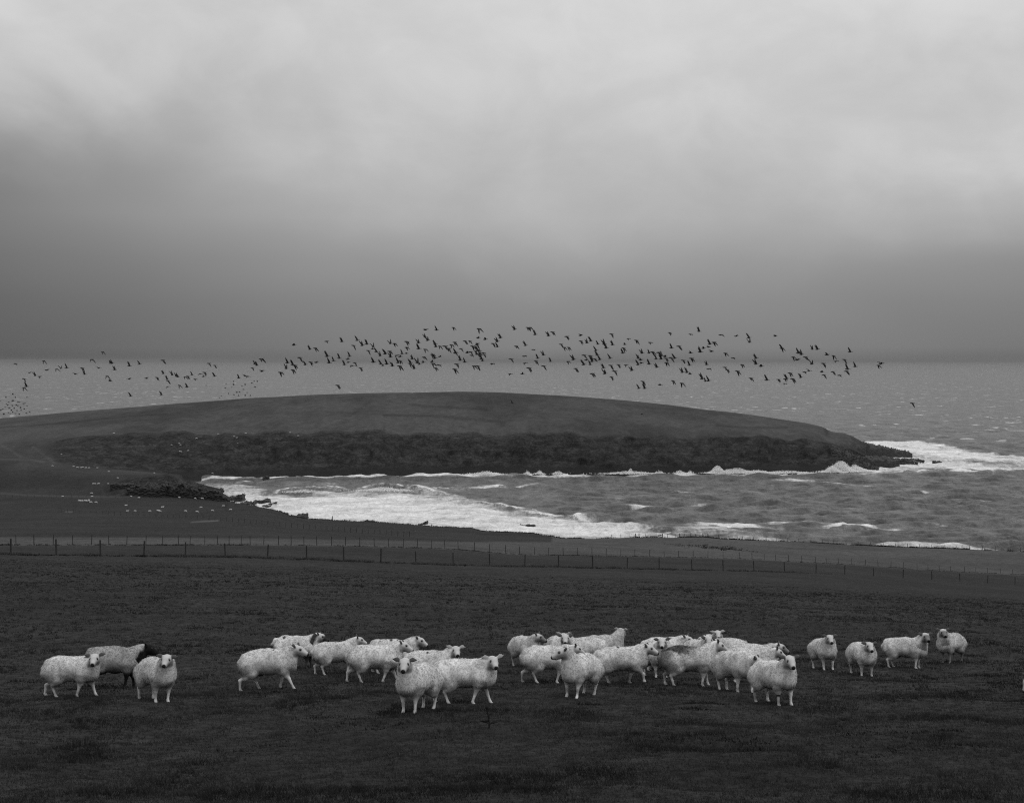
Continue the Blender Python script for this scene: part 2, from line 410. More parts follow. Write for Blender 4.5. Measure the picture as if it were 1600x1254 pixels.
def ridge(pts, hgt, back, front, power=1.0):
    """a breaking wave: crest line through image points on the sea, steep towards the shore (near) side"""
    global H, FO
    px = [p[0] for p in pts]; dc = [EYE * F / (p[1] - HZ) for p in pts]
    dd = np.interp(SPX, px, dc) + (fbm(SX * .05, 0, 3.3, 3) - .5) * 14
    x0, x1 = px[0], px[-1]
    ta = np.sin(np.clip((SPX - x0) / (x1 - x0), 0, 1) * math.pi) ** power * (.7 + .6 * fbm(SX * .09, 1.0, 7.7, 3))
    t = SDg - dd
    prof = np.where(t > 0, np.exp(-(t / back) ** 2), np.exp(-(t / front) ** 2))
    H = H + hgt * ta * prof
    FO = np.maximum(FO, ta * np.where(t > 0, np.exp(-(t / (back * .55)) ** 2), .35 * np.exp(-(t / (front * 1.2)) ** 2)) * 1.1)

FO = np.zeros_like(SX)
nz1 = fbm(SX * .05, SYw * .03, 1, 4); nz2 = fbm(SX * .02, SYw * .012, 4, 4)
# surf in the bay: between an outer line and the coast
TOP = LINE([(290, 775), (335, 769), (380, 764), (440, 762), (540, 760), (600, 756), (680, 756), (720, 768), (765, 781), (800, 789), (870, 800), (930, 806), (1000, 813), (1060, 818), (1110, 831), (1150, 848), (1250, 870)])
SOL = LINE([(290, 779), (335, 775), (380, 772), (440, 774), (540, 776), (640, 778), (700, 790), (800, 806), (870, 812), (930, 817), (1000, 824), (1060, 836), (1110, 850), (1250, 880)])
inb = (SPX > 285) & (SYw < 735)
yw = SYg + (nz2 - .5) * 16 + (fbm(SX * .06, SYw * .02, 50, 4) - .5) * 14
surf = np.where(SYg > 0, sstep(0, 1, (yw - TOP(SPX)) / (SOL(SPX) - TOP(SPX))), 0)
streak = fbm(SX * .035, SYw * .018, 12, 4)
FO = np.maximum(FO, inb * np.clip(surf * (.42 + .55 * sstep(.3, .7, streak)) + .22 * surf * sstep(0, 14, SYg - SOL(SPX)), 0, 1.3))
# lighter, streaky foam drifting above it
FO = np.maximum(FO, inb * sstep(745, 765, SYg) * sstep(1000, 650, SPX) * sstep(.47, .68, fbm(SX * .03, SYw * .02, 15, 4)) * .62)
# streaks to the right, near the shore
def blob(x, y, rx, ry, a):
    global FO
    if ry < 3: rx, ry, a = rx * 1.5, ry * .72, a * .92
    q = ((SPX - x) / rx) ** 2 + ((SYg - y + (nz1 - .5) * 3.5 - .03 * (SPX - x)) / ry) ** 2
    FO = np.maximum(FO, a * np.exp(-q * 1.2))
for b_ in ((1150, 819, 75, 4.5, 1.0), (1060, 822, 60, 3, .85), (1185, 840, 60, 6, .62), (1245, 812, 70, 3.5, .6), (1312, 803.5, 11, 1.6, 1.0), (1450, 850, 95, 5, .85), (1520, 855, 60, 3.5, .9), (1390, 849, 40, 4, .9),
           (1360, 820, 30, 3, .6), (1395, 820, 12, 2, .9), (1445, 765, 6, 2, 1.), (1235, 748, 26, 2.2, .85), (1290, 752, 30, 1.6, .75), (1355, 756, 8, 1.2, .9), (1000, 791, 18, 2, .7), (1065, 765, 14, 2, .65), (318, 754.5, 12, 1.8, .8),
           (398, 751.5, 15, 1.2, .75), (1480, 818, 30, 1.2, .6), (1530, 775, 14, 1.5, .6), (1090, 786, 16, 1.6, .5), (960, 775, 20, 2, .45)):
    blob(*b_)
# white water round the point
tipT = LINE([(1270, 733), (1300, 726), (1335, 700), (1352, 688), (1425, 687), (1470, 694), (1510, 699), (1560, 706), (1600, 712), (1700, 722)])
tipB = LINE([(1270, 738), (1300, 738.5), (1400, 737), (1470, 730), (1520, 734), (1600, 736), (1700, 733)])
tp = sstep(-1.5, 2.5, SYg - tipT(SPX) + (nz1 - .5) * 9) * sstep(-.5, 2, tipB(SPX) - SYg + (nz1 - .5) * 7) * sstep(1262, 1300, SPX) * sstep(1720, 1590, SPX)
FO = np.maximum(FO, tp * (.5 + .75 * sstep(.3, .7, streak)) * (1 - .3 * sstep(1480, 1620, SPX)))
# a white hem along the foot of the cliff
hb_y = HZ + EYE * F / HBD(SPX)
hem = np.exp(-((SYg - hb_y - .5) / ((1.5 + 1.6 * fbm(SPX * .02, 0, 5, 3)) * (.2 + .8 * sstep(440, 800, SPX)))) ** 2) * sstep(286, 300, SPX) * sstep(1370, 1340, SPX) * (.45 + .9 * fbm(SPX * .035, 0, 2, 3))
FO = np.maximum(FO, hem)
blob(1150, 733, 55, 5, 1.05); blob(1120, 731, 12, 6, 1.1); blob(760, 740, 26, 2.6, 1.0); blob(985, 738, 34, 2.2, .95)
# whitecaps out at sea, on the crests
wc = sstep(.60, .74, fbm(SX * .055, SYw * .045, 31, 3)) * sstep(.50, .60, fbm(SX * .012, SYw * .008, 33, 3)) * sstep(.1, 1.2, Hn)
FO = np.maximum(FO, wc * (SYw > 420) * 1.0)
for r_ in (([(395, 772), (440, 765), (480, 761), (520, 763), (570, 769)], 1.3, 8, 5), ([(535, 770), (580, 760), (620, 760), (670, 767), (730, 776)], 1.8, 10, 6, .7), ([(620, 766), (690, 761), (760, 760), (850, 757)], 1.3, 10, 6, .6),
           ([(700, 779), (760, 785), (800, 792), (845, 799)], 1.5, 9, 4, .6), ([(790, 794), (850, 803), (890, 807), (960, 813)], 1.0, 9, 5, .9), ([(1000, 838), (1060, 829), (1110, 830), (1220, 837)], 1.7, 14, 10, .7),
           ([(1320, 741), (1420, 737), (1480, 734), (1620, 738)], 1.5, 12, 9, .6), ([(560, 787), (660, 790), (740, 797), (800, 803)], 1.0, 8, 4, .6), ([(430, 781), (520, 784), (640, 785)], .9, 8, 4, .6), ([(1270, 822), (1355, 818), (1400, 823)], 1.1, 9, 8, .8)):
    ridge(*r_)
H = H + FO * (fbm(SX * .35, SYw * .25, 40, 3) - .5) * 1.3 * (SYw < 1100)
nsx, nsy = SX.shape
gi = np.arange(nsx * nsy).reshape(nsx, nsy)
sq = np.stack([gi[:-1, :-1], gi[1:, :-1], gi[1:, 1:], gi[:-1, 1:]], -1).reshape(-1, 4)

def sea_material():
    m, n = mat_new('rough_sea')
    P = n.new('ShaderNodeNewGeometry').outputs['Position']
    Py = n.new('ShaderNodeSeparateXYZ', i_0=P).outputs[1]
    far = n.mapr(Py, 900, 2200, 0, 1)
    n1 = n.noise(n.scale(P, (.55, .40, .5)), 1.0, 7, .72, .6); n2 = n.noise(n.scale(P, (.13, .05, .2)), 1.0, 5, .65, .3)
    n3 = n.noise(n.scale(P, (.05, .022, .1)), 1.0, 5, .65)
    nf = n.math('ADD', n.math('MULTIPLY', n.noise(n.scale(P, (.05, .075, .2)), 1.0, 6, .72, 1.0), .6), n.math('MULTIPLY', n.noise(n.scale(P, (.45, .12, .2)), 1.0, 5, .7, .5), .4))
    fo = n.attr('foam')
    f = n.math('ADD', fo, n.math('MULTIPLY', n.math('SUBTRACT', nf, .5), 2.3))
    f = n.math('MULTIPLY', n.mapr(f, .12, .92, 0, 1), n.mapr(fo, .04, .30, 0, 1))
    cap = n.math('MULTIPLY', n.mapr(n.noise(n.scale(P, (.07, .04, .1)), 1.0, 3, .55, .3), .605, .665, 0, 1), n.mapr(n.noise(P, .005, 4, .6), .40, .58, 0, 1))
    f = n.math('MAXIMUM', f, n.math('MULTIPLY', cap, n.mapr(Py, 800, 1300, 0, .8)))
    fa = n.math('MULTIPLY', n.mapr(n1, .25, .75, .66, .90), n.mapr(n2, .3, .7, .84, 1.05))
    fa = n.math('MULTIPLY', fa, n.mapr(n.noise(n.scale(P, (.022, .085, .1)), 1.0, 6, .7, .8), .36, .58, .70, 1.05))
    wa = n.math('MULTIPLY', n.mapr(n.math('ADD', n.math('MULTIPLY', n2, .5), n.math('MULTIPLY', n1, .5)), .36, .64, .036, .118), n.mapr(n3, .3, .7, .65, 1.4))
    al = n.mix(f, wa, fa)
    rgb = n.new('ShaderNodeCombineColor', i_0=al, i_1=al, i_2=al).outputs[0]
    h = n.math('ADD', n.math('MULTIPLY', n1, 1.5), n.math('ADD', n.math('MULTIPLY', n2, 3.2), n.math('MULTIPLY', n3, n.math('MULTIPLY', far, 5.0))))
    h = n.math('ADD', h, n.math('MULTIPLY', f, n.math('MULTIPLY', n1, .6)))
    mat_finish(n, rgb, n.mix(f, .32, .95), h, .75, 1.0, spec=.42, IOR=1.33)
    return m

MAT_SEA = sea_material()
sea = link('sea', mesh_np('sea', np.stack([SX, SYw, H], -1).reshape(-1, 3), sq, True, {'foam': np.clip(FO, 0, 1.4).ravel()}), MAT_SEA)
tag(sea, kind='structure')

# ------------------------------------------------------------------ implicit modelling (one continuous skin per body)
def surface_nets(D, org, h):
    ins = D < 0
    c = np.zeros(tuple(s - 1 for s in D.shape), np.int8)
    offs = [(a, b, e) for a in (0, 1) for b in (0, 1) for e in (0, 1)]
    sx, sy, sz = D.shape
    for a, b, e in offs: c += ins[a:sx - 1 + a, b:sy - 1 + b, e:sz - 1 + e]
    idx = np.argwhere((c > 0) & (c < 8)); vid = -np.ones(c.shape, np.int64); vid[tuple(idx.T)] = np.arange(len(idx))
    acc = np.zeros((len(idx), 3)); cnt = np.zeros(len(idx))
    for o in offs:
        for ax in range(3):
            if o[ax]: continue
            p = list(o); p[ax] = 1
            d0 = D[idx[:, 0] + o[0], idx[:, 1] + o[1], idx[:, 2] + o[2]]; d1 = D[idx[:, 0] + p[0], idx[:, 1] + p[1], idx[:, 2] + p[2]]
            mk = (d0 < 0) != (d1 < 0); t = np.where(mk, d0 / np.where(d0 == d1, 1, d0 - d1), 0)
            pt = np.array(o, float)[None].repeat(len(idx), 0); pt[:, ax] = t
            acc[mk] += pt[mk]; cnt[mk] += 1
    v = (idx + acc / cnt[:, None]) * h + np.array(org)
    fs = []
    for ax in range(3):
        b, e = [(1, 2), (2, 0), (0, 1)][ax]
        sl0 = [slice(None)] * 3; sl1 = [slice(None)] * 3
        sl0[ax] = slice(0, -1); sl1[ax] = slice(1, None)
        ch = ins[tuple(sl0)] != ins[tuple(sl1)]
        w = np.argwhere(ch); w = w[(w[:, b] > 0) & (w[:, e] > 0) & (w[:, b] < D.shape[b] - 1) & (w[:, e] < D.shape[e] - 1)]
        def cell(db, de):
            q = w.copy(); q[:, b] -= db; q[:, e] -= de; return vid[tuple(q.T)]
        q = np.stack([cell(1, 1), cell(0, 1), cell(0, 0), cell(1, 0)], 1)
        fl = ~ins[tuple(w.T)]
        q[fl] = q[fl][:, ::-1]
        fs.append(q)
    f = np.concatenate(fs); f = f[(f >= 0).all(1)]
    return v, f

class Field:
    def __init__(s, lo, hi, h):
        s.h = h; s.lo = np.array(lo, float); n = np.ceil((np.array(hi) - s.lo) / h).astype(int) + 1
        s.ax = [s.lo[i] + h * np.arange(n[i]) for i in range(3)]; s.D = np.full(tuple(n), 1.0)
    def box(s, lo, hi, pad):
        sl = []
        for i in range(3):
            a = int(np.clip(np.floor((lo[i] - pad - s.lo[i]) / s.h), 0, s.D.shape[i] - 1)); b = int(np.clip(np.ceil((hi[i] + pad - s.lo[i]) / s.h) + 1, a + 1, s.D.shape[i]))
            sl.append(slice(a, b))
        X, Y, Z = np.meshgrid(*[s.ax[i][sl[i]] for i in range(3)], indexing='ij')
        return tuple(sl), np.stack([X, Y, Z], -1)
    def union(s, sl, d, k):
        a = s.D[sl]; hh = np.maximum(k - np.abs(a - d), 0) / k
        s.D[sl] = np.minimum(a, d) - hh * hh * k * .25
    def cone(s, a, b, r1, r2, k=.05, flat=None, squash=2.2):
        a = np.array(a, float); b = np.array(b, float); r = max(r1, r2)
        sl, p = s.box(np.minimum(a, b) - r, np.maximum(a, b) + r, .06)
        q = p - a
        if flat is not None:
            fl = np.array(flat); q = q + (q @ fl)[..., None] * fl * (squash - 1)
        ab = b - a; t = np.clip(q @ ab / (ab @ ab), 0, 1)
        d = np.linalg.norm(q - t[..., None] * ab, axis=-1) - (r1 + (r2 - r1) * t)
        s.union(sl, d, k)
    def ell(s, c, r, k=.06):
        c = np.array(c, float); r = np.array(r, float)
        sl, p = s.box(c - r, c + r, .08); q = p - c
        k0 = np.linalg.norm(q / r, axis=-1); k1 = np.linalg.norm(q / (r * r), axis=-1) + 1e-9
        s.union(sl, k0 * (k0 - 1) / k1, k)

def lump_at(p, k): return vnoise(p * 16 + k * 7.7) - .5

def sheep_mesh(rel_yaw=0., hz=.79, pitch=-.32, ear=.012, legs=(0, 0, 0, 0), lift=(0, 0, 0, 0), fat=1.0, h=.0145, face=.45, wool=.60, leg_c=.50, seed=0, marks=(), kind='white', neck_in=0., tail=True, garter=False):
    """one ewe: fleece, neck, head, ears, tail and jointed legs in one skin. +X is forward, origin on the ground."""
    rs = np.random.default_rng(seed)
    cy, sy = math.cos(rel_yaw), math.sin(rel_yaw)
    side_amt = abs(sy)
    low = np.clip((.79 - hz) / .6, 0, 1)
    Hc = np.array([.455 + .085 * cy + .10 * low * (cy > 0) - neck_in, .13 * sy, hz])
    cp, sp = math.cos(pitch), math.sin(pitch)
    f = np.array([cy * cp, sy * cp, sp]); sd = np.array([-sy, cy, 0]); u = np.cross(f, sd) * 1.0
    fd = Field((-.75, -.44, -.01), (.98, .44, 1.1), h)
    W = .238 * fat
    # fleece
    fd.ell((-.06, 0, .53), (.50, W, .235), .02)
    fd.ell((-.30, 0, .545), (.27, W * .93, .212), .08)
    fd.ell((.24, 0, .53), (.26, W * .86, .212), .08)
    fd.ell((-.05, 0, .62), (.44, W * .66, .135), .10)
    nb = np.array([.27, 0, .57]); ne = Hc - f * .055 - u * .03
    fd.cone(nb, nb * .45 + ne * .55 + np.array([.0, 0, .015]), .19, .142, .10)
    fd.cone(nb * .45 + ne * .55 + np.array([.0, 0, .015]), ne, .142, .088, .05)
    fd.cone((.36, 0, .45), ne - u * .03 - f * .03, .15, .062, .10)
    if tail:
        fd.cone((-.50, 0, .66), (-.575, rs.normal() * .012, .55), .055, .05, .05); fd.cone((-.575, 0, .55), (-.565, 0, .40), .045, .03, .04)
    # woolly upper legs
    lg = []
    for i, (x, yy) in enumerate(((.27, 1), (.27, -1), (-.36, 1), (-.36, -1))):
        dx, li = legs[i], lift[i]
        if i < 2:
            el = np.array([x - .02 + dx * .15, yy * .125, .36]); kn = np.array([x + dx * .62 + li * .5, yy * .118, .215 + li * .35]); ft = np.array([x + dx - li * .3, yy * .112, .062 + li]); ho = ft + np.array([.022 - li * .25, 0, -.040])
            fd.cone((x - .03, yy * .13, .46), el, .12, .085, .07); fd.cone(el, kn * .55 + el * .45, .075, .050, .05)
            lg.append((el, kn, ft, ho))
        else:
            st = np.array([x + .09 + dx * .25, yy * .145, .35]); hk = np.array([x - .075 + dx * .75 - li * .3, yy * .125, .225 + li * .5]); ft = np.array([x - .045 + dx, yy * .118, .062 + li]); ho = ft + np.array([.026 - li * .2, 0, -.040])
            fd.cone((x, yy * .12, .50), st, .165, .105, .07); fd.cone((x - .07, yy * .12, .45), hk * .5 + st * .5, .13, .065, .06)
            lg.append((st, hk, ft, ho))
    # crimped, clumpy wool
    sl, p = fd.box(fd.lo, fd.lo + 3, 0)
    near = np.abs(fd.D) < .06
    q = p[near]
    crimp = vnoise(q * np.array([15, 13, 3.6]) + seed * 3.1) - .5
    lump = vnoise(q * 6.5 + seed) - .5
    fine = vnoise(q * 36 + seed) - .5
    fd.D[near] += crimp * .022 + lump * .030 + fine * .004
    # bare lower legs
    for el, kn, ft, ho in lg:
        fd.cone(kn * .55 + el * .45, kn, .046, .031, .03); fd.cone(kn, ft, .029, .0205, .02); fd.cone(ft, ho, .025, .027, .015)
        fd.cone(ho, ho + np.array([.022, 0, -.006]), .027, .022, .015)
    # head
    fd.cone(Hc - f * .045 - u * .005, Hc + f * .045, .083, .079, .03)
    fd.cone(Hc + f * .045, Hc + f * .185 - u * .026, .074, .045, .03)
    fd.cone(Hc - u * .035 + f * .005, Hc + f * .15 - u * .062, .062, .034, .03)
    fd.cone(Hc + f * .18 - u * .03, Hc + f * .200 - u * .036, .046, .040, .01)
    earc = []
    for s_ in (1, -1):
        e0 = Hc - f * .035 + sd * s_ * .065 + u * .048; e1 = e0 + sd * s_ * .068 + u * (ear + .010 * rs.normal()) - f * (.012 + ear * .5); e2 = e1 + sd * s_ * (.074 - ear * .4) + u * (ear * 1.1 - .016 + .012 * rs.normal()) - f * (.012 + ear * .6)
        nrm = f * .75 + u * .55; nrm /= np.linalg.norm(nrm)
        fd.cone(e0, e1, .026, .039, .02, nrm); fd.cone(e1, e2, .039, .012, .01, nrm); earc.append((e0, e1, e2))
    v, fc = surface_nets(fd.D, fd.lo, h)
    # colour of the animal, with shade painted into its underside
    hl = v - Hc; lf, ls, lu = hl @ f, hl @ sd, hl @ u
    on_head = sstep(-.09, -.02, lf) * (np.linalg.norm(hl, axis=1) < .34) * sstep(.145, .10, np.abs(ls)) * sstep(-.16, -.11, lu)
    c = np.full(len(v), wool)
    c *= .95 + .17 * (vnoise(v * np.array([15, 13, 3.6]) + seed * 3.1) - .5) * 2 + .13 * (vnoise(v * 4.5 + seed) - .5) * 2 + .10 * (vnoise(v * 19 + 4) - .5) * 2
    dirt_and_shade = sstep(.50, .36, v[:, 2]) * .30 + sstep(.36, .26, v[:, 2]) * .40 + sstep(-.40, -.56, v[:, 0]) * sstep(.60, .40, v[:, 2]) * .28  # muddy lower wool and rump, plus flank and belly shade painted in
    dirt_and_shade = dirt_and_shade * (.6 + .8 * vnoise(v * 8 + seed))
    c *= 1 - np.clip(dirt_and_shade, 0, .7)
    rgb = c
    rgb = rgb * (1 - on_head) + face * (.92 + .16 * vnoise(v * 14)) * on_head
    lower = sstep(.32, .24, v[:, 2]) * (np.linalg.norm(hl, axis=1) > .30)
    rgb = rgb * (1 - lower) + leg_c * (.45 + 1.15 * vnoise(v * np.array([9, 9, 13.]) + seed)) * lower
    rgb = np.where((v[:, 2] < .036) & (np.linalg.norm(hl, axis=1) > .3), .10, rgb)
    ear_out = np.zeros(len(v))
    for e0, e1, e2 in earc:
        dd = np.minimum(np.linalg.norm(v - (e0 * .2 + e1 * .8), axis=1), np.linalg.norm(v - e2 * .8 - e1 * .2, axis=1)); ear_out = np.maximum(ear_out, sstep(.062, .040, dd) * sstep(.068, .082, np.abs(ls)))
    rgb = rgb * (1 - ear_out) + (.075 if kind != 'paleear' else .30) * ear_out
    nose = sstep(.050, .038, np.linalg.norm(v - (Hc + f * .236 - u * .034), axis=1) + .006 * (lu < -.06))
    rgb = rgb * (1 - nose) + .018 * nose
    mouth = (np.abs(lu + .066 + .02 * (lf - .2)) < .007) * (lf > .15); rgb = np.where(mouth, rgb * .25, rgb)
    eyes = [Hc + f * .070 + sd * s_ * .066 + u * .030 for s_ in (1, -1)]
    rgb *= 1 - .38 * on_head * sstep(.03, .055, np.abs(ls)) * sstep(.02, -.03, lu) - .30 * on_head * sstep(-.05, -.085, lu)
    for e in eyes: rgb = rgb * (1 - .85 * sstep(.036, .020, np.linalg.norm(v - e, axis=1)))
    if garter: rgb = np.where((v[:, 0] > .12) & (v[:, 1] < 0) & (v[:, 2] > .185) & (v[:, 2] < .225) & (lower > .1), .03, rgb)
    if kind == 'ram':
        blk = np.maximum(sstep(-.10, -.05, lf + .10 * (vnoise(v * 9) - .5) - .5 * np.minimum(lu + .05, 0)) * (np.linalg.norm(hl, axis=1) < .34), np.maximum(sstep(.34, .28, v[:, 2]) * (np.linalg.norm(hl, axis=1) > .34), ear_out)); rgb = rgb * (1 - blk) + .012 * blk
    if kind == 'badger':
        blk = np.maximum(sstep(.06, .12, lf) * (np.linalg.norm(hl, axis=1) < .34), sstep(-.02, -.08, lf) * sstep(-.22, -.14, lf) * (np.linalg.norm(hl, axis=1) < .30) * (lu < .04)); rgb = rgb * (1 - .93 * blk)
        rgb *= 1 - .9 * sstep(-.38, -.50, v[:, 0] + .2 * (vnoise(v * 6) - .5)) * sstep(.62, .52, v[:, 2])
        lo = sstep(.40, .30, v[:, 2]); rgb = rgb * (1 - .9 * lo * (v[:, 0] > .1))
    if kind == 'grimy':
        nn = vnoise(v * 5 + 2) - .5; n2_ = vnoise(v * 13 + 6) - .5
        rgb *= 1 - .86 * np.maximum(sstep(.28, -.10, v[:, 0] + .3 * nn) * sstep(.60, .72, v[:, 2] + .12 * nn + .08 * n2_), .75 * sstep(-.30, -.50, v[:, 0] + .15 * nn) * sstep(.30, .42, v[:, 2]))
    if kind == 'darkface':
        fm = sstep(.02, .10, lf) * (np.linalg.norm(hl, axis=1) < .34); rgb *= 1 - .62 * fm
    for (mx, my, ms) in marks:
        dm = np.hypot(v[:, 0] - mx, (v[:, 1] - my) * .9) + (vnoise(v * 34) - .5) * .030
        rgb *= 1 - .88 * sstep(ms, ms * .6, dm) * (v[:, 2] > .55)
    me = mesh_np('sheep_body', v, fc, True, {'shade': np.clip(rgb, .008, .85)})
    if h > .03: return me, eyes
    nr_ = np.zeros(len(me.vertices) * 3, np.float32); me.vertices.foreach_get('normal', nr_); nr_ = nr_.reshape(-1, 3)
    woolly = np.flatnonzero((on_head < .2) & (ear_out < .1) & ((v[:, 2] > .34) | ((v[:, 2] > .29) & (np.abs(v[:, 1]) < .1) & (np.abs(v[:, 0]) < .3))) & (np.linalg.norm(hl, axis=1) > .13))
    pick = woolly[rs.integers(0, len(woolly), 5200)]
    p = v[pick] + rs.normal(size=(len(pick), 3)) * .005; nn_ = nr_[pick]
    dr = np.array([0, 0, -.60]) + np.stack([lump_at(p, 1), lump_at(p, 2), lump_at(p, 3)], 1) * 1.0 + rs.normal(size=p.shape) * .15
    dr -= nn_ * (dr * nn_).sum(1)[:, None]; dr /= np.linalg.norm(dr, axis=1)[:, None] + 1e-9     # combed along the skin
    dr += nn_ * (.05 + .11 * rs.random(len(p)))[:, None]; dr /= np.linalg.norm(dr, axis=1)[:, None]
    wd = np.cross(dr, nn_); wd /= np.linalg.norm(wd, axis=1)[:, None] + 1e-9
    ln = (.016 + .016 * rs.random(len(p)))[:, None]; ww = (.007 + .005 * rs.random(len(p)))[:, None]
    b0 = p + nn_ * .0005
    fv = np.stack([b0 - wd * ww, b0 + wd * ww, p + dr * ln], 1).reshape(-1, 3)
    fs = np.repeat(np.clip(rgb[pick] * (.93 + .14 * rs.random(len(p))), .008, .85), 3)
    fl_me = mesh_np('fleece', fv, np.arange(len(fv)).reshape(-1, 3), False, {'shade': fs})
    return (me, fl_me), eyes

def wool_material():
    m, n = mat_new('fleece')
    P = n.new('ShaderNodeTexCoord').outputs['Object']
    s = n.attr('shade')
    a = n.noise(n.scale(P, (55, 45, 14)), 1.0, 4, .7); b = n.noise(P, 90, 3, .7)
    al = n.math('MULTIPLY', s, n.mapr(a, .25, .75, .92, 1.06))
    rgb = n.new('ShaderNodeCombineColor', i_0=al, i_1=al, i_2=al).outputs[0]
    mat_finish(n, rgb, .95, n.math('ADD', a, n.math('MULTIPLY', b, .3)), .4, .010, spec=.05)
    return m
MAT_WOOL = wool_material()
MAT_LOCK, n = mat_new('wool_locks')
s_ = n.attr('shade'); s_ = n.new('ShaderNodeCombineColor', i_0=s_, i_1=s_, i_2=s_).outputs[0]
n.new('ShaderNodeOutputMaterial', i_Surface=n.new('ShaderNodeMixShader', i_0=.30, i_1=n.new('ShaderNodeBsdfDiffuse', i_Color=s_).outputs[0], i_2=n.new('ShaderNodeBsdfTranslucent', i_Color=s_).outputs[0]).outputs[0])
MAT_EYE, n = mat_new('dark_eye'); mat_finish(n, (.008, .008, .008), .12, spec=.5)

def ball(name, r, seg=8):
    bm = bmesh.new(); bmesh.ops.create_uvsphere(bm, u_segments=seg, v_segments=6, radius=r)
    for fc in bm.faces: fc.smooth = True
    me = bpy.data.meshes.new(name); bm.to_mesh(me); bm.free(); return me
EYE_ME = ball('sheep_eye', .019); EYE_ME.materials.append(MAT_EYE)

def place(o, px, y, heading, scale):
    p = hit(px, y); c, s = math.cos(heading), math.sin(heading)
    e = .35
    gx = float(ground(p.x + e, p.y) - ground(p.x - e, p.y)) / (2 * e); gy = float(ground(p.x, p.y + e) - ground(p.x, p.y - e)) / (2 * e)
    up = Vector((-gx, -gy, 1)).normalized(); fw = Vector((c, s, 0)); fw = (fw - up * fw.dot(up)).normalized(); sd = up.cross(fw)
    mt = Matrix((fw, sd, up)).transposed().to_4x4(); mt.translation = p - up * .028
    o.matrix_world = mt @ Matrix.Scale(scale, 4)

WALK = (.17, -.13, -.16, .13); WALKB = (-.12, .16, .14, -.15); STEP = (.09, -.05, -.07, .06); STAND = (.02, -.02, .02, -.03)
GRP = 'sheep standing in the pasture'
D = math.radians
